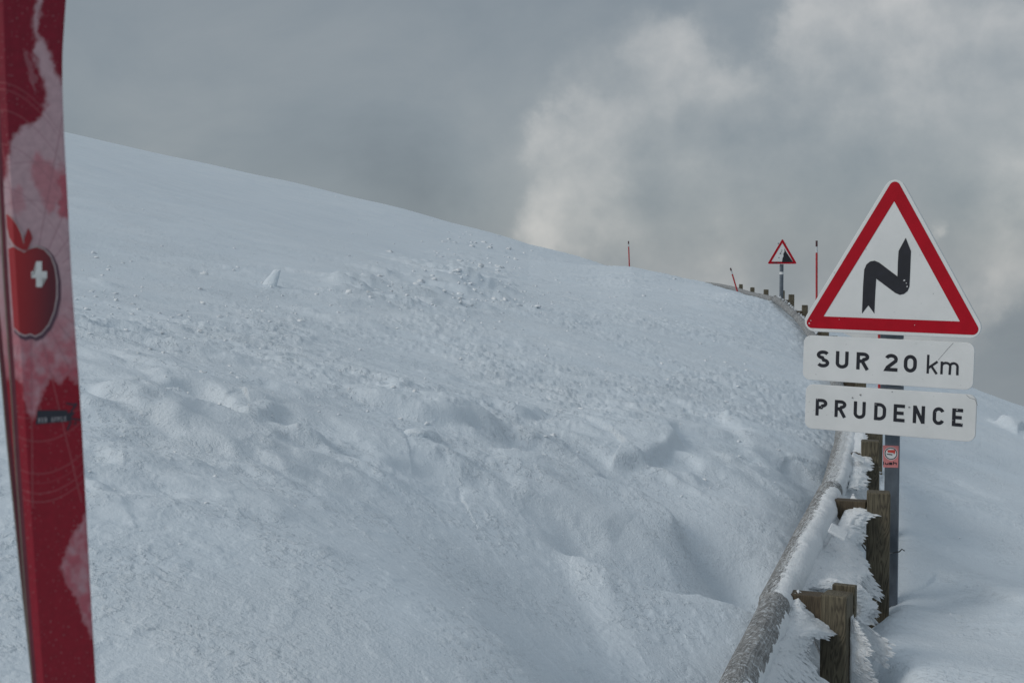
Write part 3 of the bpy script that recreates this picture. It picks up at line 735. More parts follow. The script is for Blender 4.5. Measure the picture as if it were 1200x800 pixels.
def slab(pts, y0, y1):
    """prism from a flat outline (x,z), between y0 (front) and y1"""
    m = len(pts); V = [(p[0], y0, p[1]) for p in pts]+[(p[0], y1, p[1]) for p in pts]
    Fc = [tuple(range(m)), tuple(range(2*m-1, m-1, -1))]+[(i, i+m, (i+1) % m+m, (i+1) % m) for i in range(m)]
    return V, Fc
def ring(po, pi, y):
    m = len(po); V = [(p[0], y, p[1]) for p in po]+[(p[0], y, p[1]) for p in pi]
    return V, [(i, (i+1) % m, (i+1) % m+m, i+m) for i in range(m)]
def tri(s, base, r): return round_poly([(-s/2, base), (s/2, base), (0, base+s*.8660254)], r)

# ------------------------------------------------------------------ the big warning sign
q = [-0.540, .023, .001, 2.181, -.330]
def rot(yaw, roll, pit): return Matrix.Rotation(yaw, 4, 'Z') @ Matrix.Rotation(roll, 4, 'Y') @ Matrix.Rotation(pit, 4, 'X')
SS = 1.25; SM = Matrix.Translation((q[3]*SS, 7.4*SS, q[4]*SS)) @ rot(q[0], q[1], q[2]) @ Matrix.Scale(SS, 4)
zb = hz(2.77, 9.3)
poleb = (2.76, 9.32, zb-.05)
ROOTS = {}
def sign_root(loc, label, cat='road sign'):
    return empty('warning_sign', loc, label, cat)
S1 = sign_root(poleb, 'large triangle sign with black double bend arrow above two white text panels')
inv = Matrix.Translation(-Vector(poleb))
def place(o, mat=SM, root=S1, iv=inv): o.parent = root; o.matrix_local = iv @ mat; return o
TM = SM @ Matrix.Translation((.006, 0, .004)); TB = .112          # base of the inner white triangle
def cen_tri(s, r):  # triangles share one centre
    c = TB+.779*.2887; return tri(s, c-s*.2887, r)
b = MB(); b.add(*slab(cen_tri(1.10, .062), -.016, .012)); tp = place(b.build('triangle_plate', M['white'], bevel=.004), TM)
b = MB(); b.add(*slab(cen_tri(1.085, .06), .0125, .03)); place(b.build('back_frame', M['grey_back'], bevel=.003))
b = MB(); b.add(*ring(cen_tri(1.028, .032), cen_tri(.779, .002), -.0175)); rb = b.build('red_border', M['red']); place(rb, TM)
# arrow from the photograph's outline
AR = [(254, 405), (257, 330), (260, 288), (266, 274), (276, 266), (288, 264), (300, 269), (349, 306), (350, 270), (352, 238), (371, 203), (385, 238), (383, 290), (381, 333), (376, 345), (366, 353), (355, 355), (343, 350), (292, 312), (289, 360), (287, 405), (271, 383)]
def to_sign(zx, zy, yl=0):
    px, py = zx/2.2867+900, zy/2.2857+190
    r_ = Vector(ray(px, py)); Mi = SM.inverted(); o_ = Mi @ Vector((0, 0, 0)); d_ = (Mi.to_3x3() @ r_); t = (yl-o_.y)/d_.y; p = o_+d_*t; return (p.x, p.z)
ar = [to_sign(*p) for p in AR]
b = MB(); b.add(*slab(ar, -.0180, -.0166)); place(b.build('double_bend_arrow', M['black']))
def panel(z1, name='text_panel'):
    h = .266; p = round_poly([(-.49, z1), (-.49, z1-h), (.49, z1-h), (.49, z1)], .045)
    b = MB(); b.add(*slab(p, -.014, .010)); return place(b.build(name, M['white'], bevel=.003), SM @ Matrix.Translation((-.010 if z1 > -.1 else .012, 0, 0)))
p1 = panel(0); p2 = panel(-.291)
def xloc(zx, scale, ox, prow=435): return to_sign((zx/scale+ox-900)*2.2867, (prow-190)*2.2857)[0]
cap_h = .101
for ch, a, c_, t, hh in [('S', 125, 208, .20, 1), ('U', 250, 333, .20, 1), ('R', 385, 468, .20, 1), ('2', 570, 655, .20, 1), ('0', 695, 780, .20, 1), ('k', 845, 915, .125, 1.06), ('m', 935, 1055, .125, 1.06)]:
    x0 = xloc(a, 5.58, 935); x1 = xloc(c_, 5.58, 935); tb = MB(); write(tb, ch, x0+.010, -.1865, x1-x0, cap_h*hh, t, .0150); tb.build('letter', M['black'], p1)
for ch, a, c_ in [('P', 129, 160), ('R', 180, 211), ('U', 231, 263), ('D', 286, 318), ('E', 338, 368), ('N', 390, 422), ('C', 443, 475), ('E', 495, 524)]:
    x0 = xloc(a, 2.2867, 900, 485); x1 = xloc(c_, 2.2867, 900, 485); tb = MB(); write(tb, ch, x0-.012, -.291-.184, x1-x0, cap_h, .19, .0150); tb.build('letter', M['black'], p2)
# scratches and a peeling seam on the panels
M['scratch'] = simple('scratch_grey', (.22, .22, .22), .6, nscale=60, var=.3)
def scratch(par, pts, w, z=.0147):
    b = MB(); V, Fc = ribbon(pts, w); b.add([(v[0], -z, v[1]) for v in V], Fc); o = b.build('scratch', M['scratch']); o.parent = par
scratch(p1, [to_sign(503, 484), to_sign(488, 500), to_sign(462, 530)], .0022)
scratch(p2, [to_sign(527, 622), to_sign(536, 630), to_sign(550, 634), to_sign(557, 650)], .0022)
# chips: flecks of bare white over the arrow, border and letters
M['chip'] = simple('chipped_paint', (.6, .6, .6), .6, nscale=60, var=.3)
b = MB(); r_ = random.Random(5)
def fleck(b, zx, zy, s, y, k=7):
    x, z = to_sign(zx, zy); 
    pts = [(x+s*r_.uniform(.4, 1)*math.cos(6.283*i/k), z+s*r_.uniform(.25, .8)*math.sin(6.283*i/k)) for i in range(k)]
    b.add([(p[0], -y, p[1]) for p in pts], [tuple(range(k))])
for i, (zx, zy, s) in enumerate([(367, 317, .008), (373, 324, .005), (375, 333, .006), (113, 431, .009), (117, 424, .005), (193, 421, .003), (395, 436, .004)]):
    b = MB(); fleck(b, zx, zy, s, .0183); place(b.build('paint_chip', M['chip']))
for (zx, zy, s) in [(250, 622, .009), (228, 630, .007), (380, 655, .008), (335, 614, .005), (275, 380, .003), (445, 352, .003)]:
    b = MB(); fleck(b, zx, zy, s, .0178); place(b.build('scuff_mark', M['scratch']))
for (zx, zy, s) in [(134, 634, .004), (146, 655, .004), (291, 648, .005), (303, 660, .004), (508, 662, .006), (520, 700, .004), (497, 690, .003), (452, 668, .003), (188, 680, .003), (371, 642, .003)]:
    b = MB(); fleck(b, zx, zy, s, .0170); place(b.build('paint_chip', M['chip']))
# pole: rectangular galvanised section with clamps
sdx = Vector((math.cos(-.35), math.sin(-.35), 0)); fwx = Vector((-sdx.y, sdx.x, 0))
top = 1.0
b = MB(); h = 1.63+.6
V, Fc = box_pts((0, 0, 0), np.array((1., 0, 0)), np.array((0, 1., 0)), np.array((0, 0, 1.)), .082, .045, h+.3); b.add(V, Fc)
po = b.build('pole', M['galv'], bevel=.006)
px0 = P(1044.7, 600, 9.36); pz0 = (px0[0], px0[1]+.0)
PM = Matrix.Translation((px0[0], px0[1], zb-.69+(h+.3)/2*SS)) @ Matrix.Rotation(math.radians(-22), 4, 'Z') @ Matrix.Scale(SS, 4)
place(po, PM)
for (zx, zy) in ((330, 466), (330, 605)):
    x, z = to_sign(zx, zy); b = MB(); V, Fc = box_pts((x, .022, z), np.array((1., 0, 0)), np.array((0, 1., 0)), np.array((0, 0, 1.)), .13, .022, .03); b.add(V, Fc)
    place(b.build('clamp', M['galv'], bevel=.003))
# rear clamps on triangle
x, z = to_sign(340, 300); b = MB(); V, Fc = box_pts((x, .032, z), np.array((1., 0, 0)), np.array((0, 1., 0)), np.array((0, 0, 1.)), .4, .02, .05); b.add(V, Fc); place(b.build('clamp', M['galv'], bevel=.003))
# sticker on the pole
def to_pole(px, py, yl=-.0235):
    r0 = Vector(ray(px, py)); Mi = PM.inverted(); o_ = Mi @ Vector((0, 0, 0)); d_ = Mi.to_3x3() @ r0; t = (yl-o_.y)/d_.y; p = o_+d_*t; return (p.x, p.z)
M['pink'] = simple('sticker_pink', (.62, .22, .22), .5, nscale=90, var=.1); M['st_white'] = simple('sticker_white', (.7, .7, .7), .5); M['st_red'] = simple('sticker_red', (.60, .07, .05), .5)
st = empty('sticker', (px0[0], px0[1], px0[2]+.2), 'small pink square sticker with round black and white emblem on the grey pole', 'sticker')
inv_st = Matrix.Translation(-Vector((px0[0], px0[1], px0[2]+.2)))
def stk(name, mb, mat): o = mb.build(name, mat); o.parent = st; o.matrix_local = inv_st @ PM; return o
def sp(X_, Y_): return to_pole(X_/14.55+1025, Y_/14.55+505)     # from the enlarged detail
b = MB(); b.add(*slab([sp(140, 240), sp(145, 615), sp(400, 622), sp(410, 250)], -.0236, -.0229)); stk('backing', b, M['pink'])
cc = sp(278, 380); rr0 = .0385
def disc(r0, y): return [(cc[0]+r0*math.cos(6.283*i/32), y, cc[1]+r0*math.sin(6.283*i/32)) for i in range(32)]
b = MB(); b.add(disc(rr0, -.0239), [tuple(range(32))]); stk('emblem_disc', b, M['st_white'])
b = MB(); po_ = [(p[0], p[2]) for p in disc(rr0*.93, 0)]; pi_ = [(p[0], p[2]) for p in disc(rr0*.80, 0)]; b.add(*ring(po_, pi_, -.0242)); stk('emblem_ring', b, M['black'])
def polyf(name, pts, y, mat): b = MB(); b.add([(p[0], -y, p[1]) for p in pts], [tuple(range(len(pts)))]); stk(name, b, mat)
polyf('emblem_flag', [sp(215, 320), sp(350, 318), sp(352, 360), sp(330, 400), sp(320, 372), sp(225, 362)], .0245, M['st_red'])
polyf('emblem_flag', [sp(200, 378), sp(305, 392), sp(300, 410), sp(215, 398)], .0246, M['black'])
b = MB(); 
for ch, a, c_ in (('l', 140, 158), ('u', 175, 235), ('s', 245, 300), ('h', 312, 375)):
    x0, z0 = sp(a, 572); x1, _ = sp(c_, 572); zt_ = sp(a, 515)[1]; write(b, ch, x0, z0, x1-x0, zt_-z0, .26, .0240)
stk('lettering', b, M['black'])
# wire tied round post and pole
wp = [P(1010, 638, 9.0), P(1015, 645, 8.93), P(1030, 648, 8.93), P(1041, 648, 8.97), P(1046, 647.5, 9.28), P(1054, 646, 9.3), P(1057, 643, 9.3), P(1060, 645, 9.3)]
b = MB(wp[4]); b.add(*tube_pts(wp, .0045, 6)); o = b.build('tie_wire', M['dark_metal']); o.location = wp[4]; tag(o, 'thin dark wire tied round the grey sign pole and wooden post', 'wire')

# ------------------------------------------------------------------ the small falling rocks sign
d2 = 31.5; x2, _, z2 = P(916, 309.5, d2); zb2 = hz(x2, d2)
base2 = (x2, d2, zb2-.1)
S2 = sign_root(base2, 'small distant triangle sign with black falling rocks slope, standing behind the guardrail')
SM2 = Matrix.Translation((x2, d2-.05, z2)) @ Matrix.Rotation(-.10, 4, 'Z'); inv2 = Matrix.Translation(-Vector(base2))
pl2 = lambda o: place(o, SM2, S2, inv2)
k = d2/F
def s2(px, py): return ((px-916.2)*k, (308-py)*k)
W2 = 35*k
def tri2(s, r): c = W2*.2887; return tri(s, c-s*.2887+.0, r)
b = MB(); b.add(*slab(tri2(W2*1.02, .03), -.012, .01)); pl2(b.build('triangle_plate', M['white']))
b = MB(); b.add(*ring(tri2(W2*.97, .02), tri2(W2*.71, .002), -.014)); pl2(b.build('red_border', M['red']))
def z2p(a, c): return s2(a/8+860, c/8+260)
b = MB(); b.add(*slab([z2p(470, 238), z2p(480, 262), z2p(505, 300), z2p(550, 366), z2p(448, 368), z2p(452, 330), z2p(462, 310), z2p(458, 290), z2p(470, 268)], -.0155, -.0135)); pl2(b.build('slope_symbol', M['black']))
for (a, c, s) in [(445, 255, 5), (433, 285, 8), (441, 270, 5), (420, 325, 5), (428, 366, 7), (405, 368, 6), (380, 371, 8), (365, 372, 6), (395, 372, 7)]:
    b = MB(); x, z = z2p(a, c); ss = s/8*k; b.add([(x+ss*math.cos(6.283*i/6), -.0145, z+ss*.8*math.sin(6.283*i/6)) for i in range(6)], [tuple(range(6))]); pl2(b.build('rock_symbol', M['black']))
hp = z2-base2[2]+.35
b = MB(); b.add(*tube_pts([(0, 0, 0), (0, 0, hp)], .048, 12, up=(0, 1, 0))); o = b.build('pole', M['galv'], S2, smooth=False)
b = MB(); b.add(*tube_pts([(0, 0, z2-base2[2]-9*k), (0, 0, z2-base2[2]-12*k)], .052, 12, up=(0, 1, 0))); b.build('reflective_band', M['white'], S2)
for dz in (.1, .5):
    b = MB(); V, Fc = box_pts((0, -.02, z2-base2[2]+dz), np.array((1., 0, 0)), np.array((0, 1., 0)), np.array((0, 0, 1.)), .2, .02, .04); b.add(V, Fc); b.build('clamp', M['galv'], S2)

# ------------------------------------------------------------------ snow marker poles
def marker(px0_, py0, px1, py1, d, w, gap, label, redtop=True, extra=0, band=True):
    a = np.array(P(px1, py1, d)); t = np.array(P(px0_, py0, d)); dr = t-a; L = np.linalg.norm(dr); dr /= L
    gz = hz(a[0], a[1]); low = a-dr*max((a[2]-gz)/max(dr[2], .3)+.25, .25)
    o = empty('snow_marker_pole', tuple(low), label, 'marker pole', 'snow marker poles along the road'); kk = d/F
    def seg(name, p, q_, r_, mat):
        b = MB(low); b.add(*tube_pts([p, q_], r_, 10, up=(0, 1, 0))); b.build(name, mat, o)
    g0, g1 = gap
    seg('shaft', low, t-dr*g1*kk, w/2, M['pole_red'])
    seg('reflective_band', t-dr*g1*kk, t-dr*g0*kk, w/2*.98, M['pole_white'])
    seg('tip', t-dr*g0*kk, t, w/2, M['pole_tip'])
marker(736.5, 282.5, 737.5, 311, 56, .055, (3.5, 6.5), 'upright red marker pole with dark tip alone on the crest left of the guardrail')
marker(856, 314, 862.5, 336, 43, .05, (3.5, 7.5), 'short red marker pole leaning left beside the far guardrail')
marker(957, 282, 957, 352, 27.5, .046, (7, 14), 'tall upright red marker pole between the small sign and large sign')
marker(1030, 300, 1030.4, 500, 13.2, .028, (12, 24), 'red marker pole mostly hidden by the large sign, glimpsed between its panels')

# ------------------------------------------------------------------ skis
SKD = 1.67
c0 = Vector(P(60, 480, SKD)); yawS = .30
Ux = Vector((math.cos(yawS), math.sin(yawS), 0)); tl = math.radians(3.3)
Nn = Vector((math.sin(yawS), -math.cos(yawS), 0)); up = Vector((0, 0, 1))
Uu = (Ux*math.cos(tl)-up*math.sin(tl)).normalized(); Ww = (up*math.cos(tl)+Ux*math.sin(tl)*1.0).normalized()
Ww = Vector((-Uu.z*-1*0, 0, 0)) if False else Nn.cross(Uu) * -1
if Ww.z < 0: Ww = -Ww
SKM = Matrix((Uu, -Nn, Ww)).transposed().to_4x4(); SKM.translation = c0     # local x across, -y front, z along
SKI_inv = SKM.inverted()
def to_ski(px, py, yl=0):
    r0 = Vector(ray(px, py)); o_ = SKI_inv @ Vector((0, 0, 0)); d_ = SKI_inv.to_3x3() @ r0; t = (yl-o_.y)/d_.y; p = o_+d_*t; return (p.x, p.z)
RE = [(79.5, -30), (79, 0), (75, 20), (72.5, 50), (72.5, 90), (74.5, 150), (79, 230), (84, 330), (89, 400), (95, 480), (101, 600), (107, 710), (112.5, 800), (120, 930)]
LE = [(-11, -30), (-8, 0), (-6, 50), (-4, 100), (-1, 150), (3, 230), (8, 330), (13, 400), (17, 460), (20, 520), (26, 600), (34, 710), (41.5, 800), (50, 930)]
reL = np.array([to_ski(*p) for p in RE]); leL = np.array([to_ski(*p) for p in LE])-np.array([.003, 0])
ztop = .78; zbot = -1.35
zs_all = np.arange(zbot, ztop, .0012)
def edges(z):
    o = np.argsort(reL[:, 1]); xr = np.interp(z, reL[o, 1], reL[o, 0]); o = np.argsort(leL[:, 1]); xl = np.interp(z, leL[o, 1], leL[o, 0])
    t = np.clip((z-.60)/.18, 0, 1); half = (xr-xl)/2; mid_ = (xr+xl)/2; f = np.sqrt(np.maximum(1-t**2.2, .02)); return mid_-half*f, mid_+half*f
# smooth the edges
def edge_s(z):
    a = [edges(z+dz) for dz in np.linspace(-.05, .05, 9)]; return sum(x[0] for x in a)/9, sum(x[1] for x in a)/9
def inv_proj(xl, zl):
    p = (np.array(SKM)[:3, :3] @ np.stack([xl, np.zeros_like(xl), zl]))+np.array(c0)[:, None]
    fy = np.array([0, CP, -SP]); uu = np.array([0, SP, CP]); d = fy@p; return 600+F*p[0]/d, 400-F*(uu@p)/d
nc = 130; FAC = .17
xl_, xr_ = edge_s(zs_all)
uu_ = np.linspace(0, 1, nc); XX = xl_[:, None]*(1-uu_)+xr_[:, None]*uu_; ZZ = np.repeat(zs_all[:, None], nc, 1)
YY = np.where(uu_ < FAC, (FAC-uu_)/FAC*0.0105, 0)[None, :].repeat(len(zs_all), 0)
YY = YY+np.where(uu_ > .97, (uu_-.97)/.03*.0015, 0)[None, :]-.0*ZZ
tipc = np.maximum(ZZ-.5, 0); YY = YY-.9*tipc**2          # shovel curves towards the front
PXp, PYp = inv_proj(XX.ravel(), ZZ.ravel()); PXp = PXp.reshape(XX.shape); PYp = PYp.reshape(XX.shape)
def inside(poly, x, y):
    r_ = np.zeros(x.shape, bool); m = len(poly)
    for i in range(m):
        x1, y1 = poly[i]; x2_, y2_ = poly[(i+1) % m]
        c = ((y1 > y) != (y2_ > y)) & (x < (x2_-x1)*(y-y1)/((y2_-y1)+1e-9)+x1); r_ ^= c
    return r_.astype(float)
wx = PXp+3.0*fbm(PXp*.09, PYp*.09, 4, 3)+1.2*perlin(PXp*.5, PYp*.5, 9); wy = PYp+4*fbm(PXp*.08+7, PYp*.08, 4, 6)+1.5*perlin(PXp*.5, PYp*.5, 19)
pA = [(52, -20), (47, 10), (44, 30), (45, 44), (54, 50), (61, 70), (66, 90), (74, 102), (130, 102), (130, 442), (100, 440), (88, 446), (78, 437), (70, 448), (60, 440), (50, 455), (46, 470), (38, 492), (33, 478), (28, 455), (22, 440), (-20, 440), (-20, 215), (2, 214), (8, 200), (12, 175), (16, 158), (26, 150), (36, 148), (46, 138), (54, 125), (54, 105), (46, 82), (38, 62), (43, 48), (39, 32), (41, 10), (46, -20)]
pB = [(130, 590), (104, 598), (92, 618), (80, 640), (72, 660), (78, 685), (90, 698), (98, 728), (108, 745), (130, 745)]
def insoft(poly, x, y, r0=2.2):
    return sum(inside(poly, x+a*r0, y+b_*r0) for a, b_ in ((0, 0), (1, 0), (-1, 0), (0, 1), (0, -1), (.7, .7), (-.7, .7), (.7, -.7), (-.7, -.7), (1.6, 0), (-1.6, 0), (0, 1.6), (0, -1.6)))/13
pink = np.maximum(insoft(pA, wx, wy), insoft(pB, wx, wy, 1.6))
pC = [(36, 190), (45, 178), (52, 190), (62, 188), (66, 200), (78, 190), (78, 225), (66, 240), (58, 252), (52, 238), (46, 226), (36, 205)]
pD = [(68, 205), (84, 200), (84, 258), (70, 254), (68, 240), (72, 228), (68, 218)]
pE = [(14, 222), (24, 216), (28, 222), (28, 248), (20, 252), (12, 240)]
pF = [(60, 345), (95, 330), (100, 440), (60, 440), (40, 420), (30, 440), (15, 420), (20, 405), (45, 405), (62, 395)]
tint = np.maximum.reduce([.45*insoft(pC, wx, wy), .75*insoft(pD, wx, wy), .3*insoft(pE, wx, wy), np.clip((PYp-330)/130, 0, .75)*np.clip(.75+.6*fbm(PXp*.06, PYp*.05, 3, 41), .3, 1)])
wisp = inside([(25, 60), (31, 60), (40, 80), (44, 100), (40, 108), (33, 86)], wx, wy)*.22
red = np.array([.21, .004, .02]); pk = np.array([.50, .33, .36]); red2 = np.array([.27, .004, .018])
mixr = sstep(180, 480, PYp)[..., None]; RB = red*(1-mixr)+red2*mixr
C = RB*(1-pink[..., None])+pk*pink[..., None]
C = C*(1-(pink*tint)[..., None])+np.array([.42, .03, .06])*(pink*tint)[..., None]
C = C*(1-(wisp*(1-pink))[..., None])+pk*(wisp*(1-pink))[..., None]
mot = 1+.10*fbm(PXp*.12, PYp*.12, 3, 33)[..., None]; C = C*mot
# globe lines
ln = np.zeros(PXp.shape)
for y0_ in (517, 555, 566, 578, 588): ln = np.maximum(ln, np.clip(1.0-np.abs(PYp-(y0_-.0090*(PXp-45)**2)), 0, 1)*(.5 if y0_ == 566 else 1))
for y0_ in (96, 104, 128, 168, 218): ln = np.maximum(ln, np.clip(1.0-np.abs(PYp-(y0_+0.0105*np.maximum(PXp+5, 0)**2)), 0, 1))
for r0 in (105, 150): ln = np.maximum(ln, np.clip(1.0-np.abs(np.hypot(PXp-38, (PYp-340))-r0), 0, 1)*.8)
an = np.degrees(np.arctan2(PXp-36, PYp-340)); rr_ = np.hypot(PXp-36, PYp-340)
da = np.abs(((an+6) % 13)-6.5); ln = np.maximum(ln, np.clip(1.1-da*np.pi/180*rr_, 0, 1)*.9*(rr_ < 255)*(rr_ > 48))
lnc = np.where(pink[..., None] > .5, np.array([.27, .12, .15]), np.array([.36, .12, .13]))
C = C*(1-.65*ln[..., None])+lnc*.65*ln[..., None]
# dust specks
spk = sstep(.62, .75, perlin(PXp*.33, PYp*.33, 77)); C = C*(1-.35*spk[..., None])+np.array([.4, .3, .3])*.35*spk[..., None]
C = np.clip(C, 0, 1)
ms, nt, bs = new_mat('ski_topsheet'); at_ = N(nt, 'ShaderNodeAttribute'); at_.attribute_name = 'print'; nt.links.new(at_.outputs['Color'], bs.inputs['Base Color'])
bs.inputs['Roughness'].default_value = .32; bs.inputs['Coat Weight'].default_value = .12; bs.inputs['Specular IOR Level'].default_value = .3; bs.inputs['Coat Roughness'].default_value = .12
M['ski'] = ms
M['ski_edge'] = simple('steel_edge', (.34, .29, .23), .35, .7); M['ski_base'] = simple('ski_base', (.07, .055, .07), .45); M['ski_side'] = simple('ski_sidewall', (.17, .03, .045), .5)
def build_ski(label, mat_w, with_print):
    root = empty('ski', tuple((mat_w @ Vector((0, 0, zbot)))), label, 'ski', 'pair of red skis')
    iv = Matrix.Translation(-root.location)
    step = 1 if with_print else 8; cs = 1 if with_print else 6
    Xs = XX[::step, ::cs]; Ys = YY[::step, ::cs]; Zs = ZZ[::step, ::cs]; r_, c_ = Xs.shape
    V = np.stack([Xs.ravel(), Ys.ravel(), Zs.ravel()], 1); i_, j_ = np.meshgrid(np.arange(r_-1), np.arange(c_-1), indexing='ij')
    Fc = np.stack([i_*c_+j_, i_*c_+j_+1, (i_+1)*c_+j_+1, (i_+1)*c_+j_], -1).reshape(-1, 4)
    o = mesh_obj('topsheet', V, Fc, M['ski'], root, smooth=False); o.matrix_local = iv @ mat_w
    ca = o.data.color_attributes.new('print', 'FLOAT_COLOR', 'POINT'); CC = C[::step, ::cs].reshape(-1, 3)
    ca.data.foreach_set('color', np.hstack([CC, np.ones((len(CC), 1))]).astype(np.float32).ravel())
    # body under the sheet: sidewalls and base
    zs = zs_all[::20]; xa, xb = edge_s(zs); tc_ = -.9*np.maximum(zs-.5, 0)**2; V = []; Fc = []
    for z, a, c, y in zip(zs, xa, xb, tc_): V += [(a-.0005, y+.0075, z), (c-.0006, y+.0023, z), (c-.0010, y+.012, z), (a-.0008, y+.012, z)]
    for i in range(len(zs)-1):
        for k_ in range(4): Fc.append((i*4+k_, i*4+(k_+1) % 4, i*4+4+(k_+1) % 4, i*4+4+k_))
    m_ = (len(zs)-1)*4; Fc += [(3, 2, 1, 0), (m_, m_+1, m_+2, m_+3)]
    o = mesh_obj('core', V, Fc, M['ski_side'], root); o.matrix_local = iv @ mat_w
    for sgn, xe in ((-1, xa), (1, xb-.0036)):
        V = []; Fc = []
        for z, e, y in zip(zs, xe, tc_): V += [(e+sgn*.0010, y+.0122, z), (e+sgn*.0026, y+.0122, z), (e+sgn*.0026, y+.0146, z), (e+sgn*.0010-sgn*.003, y+.0146, z)]
        for i in range(len(zs)-1):
            for k_ in range(4): Fc.append((i*4+k_, i*4+(k_+1) % 4, i*4+4+(k_+1) % 4, i*4+4+k_))
        o = mesh_obj('steel_edge', V, Fc, M['ski_edge'], root); o.matrix_local = iv @ mat_w
    V = []; Fc = []
    for z, a, c, y in zip(zs, xa, xb, tc_): V += [(a+.001, y+.0125, z), (c-.001, y+.0125, z), (c-.001, y+.0155, z), (a+.001, y+.0155, z)]
    for i in range(len(zs)-1):
        for k_ in range(4): Fc.append((i*4+k_, i*4+(k_+1) % 4, i*4+4+(k_+1) % 4, i*4+4+k_))
    o = mesh_obj('running_base', V, Fc, M['ski_base'], root); o.matrix_local = iv @ mat_w
    return root, iv
ski1, iv1 = build_ski('front red ski with white patches and a red apple emblem, standing at the left edge', SKM, True)
# emblem pieces follow the facet at the left: sample local depth
def facet_y(x, z):
    a, b_ = edge_s(np.array([z])); u = (x-a[0])/(b_[0]-a[0]); return (FAC-u)/FAC*0.0105 if u < FAC else 0
def decal(name, pts, off, mat, root=ski1, iv=iv1, dens=3):
    """flat shape on the top sheet: triangulated finely enough to bend over the facet"""
    import bmesh
    bm = bmesh.new(); vs = [bm.verts.new((p[0], 0, p[1])) for p in pts]; f = bm.faces.new(vs)
    bmesh.ops.triangulate(bm, faces=[f])
    zz = [p[1] for p in pts]; zm = sum(zz)/len(zz)
    a, b_ = edge_s(np.array([zm-.05, zm+.05])); u_ = a+(b_-a)*FAC
    # cut along the fold line
    p0 = Vector((u_[0], 0, zm-.05)); p1 = Vector((u_[1], 0, zm+.05)); nn = (p1-p0).cross(Vector((0, 1, 0)))
    bmesh.ops.bisect_plane(bm, geom=bm.verts[:]+bm.edges[:]+bm.faces[:], plane_co=p0, plane_no=nn)
    for v in bm.verts: v.co.y = facet_y(v.co.x, v.co.z)-off
    me = bpy.data.meshes.new(name); bm.to_mesh(me); bm.free(); me.materials.append(mat)
    o = bpy.data.objects.new(name, me); COL.objects.link(o); o.parent = root; o.matrix_local = iv @ SKM; return o
def sk(X_, Y_): return to_ski(X_/2.6675, Y_/2.6667+220)
M['ap_red'] = simple('apple_red', (.33, .004, .012), .3, nscale=8, var=.2, coat=.3); _nt = M['ap_red'].node_tree; _b = _nt.nodes['Principled BSDF']; _tc = N(_nt, 'ShaderNodeTexCoord'); _sx = N(_nt, 'ShaderNodeSeparateXYZ'); _nt.links.new(_tc.outputs['Object'], _sx.inputs[0])
_mr = N(_nt, 'ShaderNodeMapRange'); _mr.inputs[1].default_value = sk(30, 300)[0]; _mr.inputs[2].default_value = sk(175, 300)[0]; _nt.links.new(_sx.outputs['X'], _mr.inputs[0])
_nt.links.new(ramp(_nt, _mr.outputs[0], [(.15, (.36, .004, .01)), (.9, (.10, .003, .014))]), _b.inputs['Base Color'])     # the printed fruit's own colours
M['ap_dark'] = simple('apple_halo', (.10, .045, .07), .4)
M['ap_line'] = simple('apple_outline', (.52, .42, .42), .4); M['ap_white'] = simple('cross_white', (.72, .72, .70), .4)
body = [(20, 190), (40, 184), (58, 188), (75, 202), (92, 192), (115, 186), (138, 194), (158, 216), (170, 248), (176, 290), (176, 340), (168, 385), (152, 425), (130, 452), (110, 462), (95, 455), (78, 460), (60, 452), (42, 436), (38, 400), (32, 340), (26, 270)]
def grow(p, s, cx=None):
    cx = sum(a for a, _ in p)/len(p); cy = sum(b for _, b in p)/len(p); out = []
    for a, b_ in p:
        d = math.hypot(a-cx, b_-cy); out.append((a+(a-cx)/d*s, b_+(b_-cy)/d*s))
    return out
def clampx(p):
    out = []
    for a, b_ in p:
        lx = 8+(b_)*.075; out.append((max(a, lx+2), b_))
    return out
decal('emblem_halo', [sk(*p) for p in clampx(grow([(a+4, b_+6) for a, b_ in body], 11))], .00035, M['ap_dark'])
decal('emblem_outline', [sk(*p) for p in clampx(grow(body, 4.5))], .0007, M['ap_line'])
decal('emblem_body', [sk(*p) for p in clampx(body)], .00105, M['ap_red'])
leaf = [(18, 80), (34, 92), (52, 115), (66, 145), (74, 175), (76, 198), (60, 190), (42, 178), (28, 155), (20, 120)]
decal('emblem_outline', [sk(*p) for p in clampx(grow(leaf, 5))], .0014, M['ap_line']); decal('emblem_leaf', [sk(*p) for p in leaf], .00175, M['ap_red'])
stem = [(74, 195), (76, 160), (88, 126), (96, 140), (102, 158), (92, 180), (86, 196)]
decal('emblem_stem', [sk(*p) for p in stem], .0019, M['ap_red'])
cx_, cy_ = 122, 270
cr = [(-9, 40), (-9, 12), (-24, 12), (-24, -9), (-9, -9), (-9, -40), (9, -40), (9, -9), (25, -9), (25, 12), (9, 12), (9, 40)]
decal('emblem_cross', [sk(cx_+a*1.0, cy_+b_*1.0) for a, b_ in cr], .0014, M['ap_white'])
def sl(X_, Y_): return to_ski(X_/8.89, Y_/8.89+470)
lab = [(392, 95), (700, 92), (708, 135), (752, 140), (738, 205), (370, 240)]
decal('name_strip', [sl(*p) for p in lab], .0006, simple('strip_black', (.02, .022, .035), .4))
wm = MB()
x0, z0 = sl(400, 222); x1, z1 = sl(704, 204); ang_ = math.atan2(z1-z0, x1-x0); Ltot = math.dist((x0, z0), (x1, z1)); hh = math.dist(sl(400, 222), sl(400, 172))
txt = 'RED APPLE'; adv = Ltot/9
tmp = MB()
for i, ch in enumerate(txt):
    if ch != ' ': write(tmp, ch, i*adv, 0, adv*.68, hh, .2, .0012)
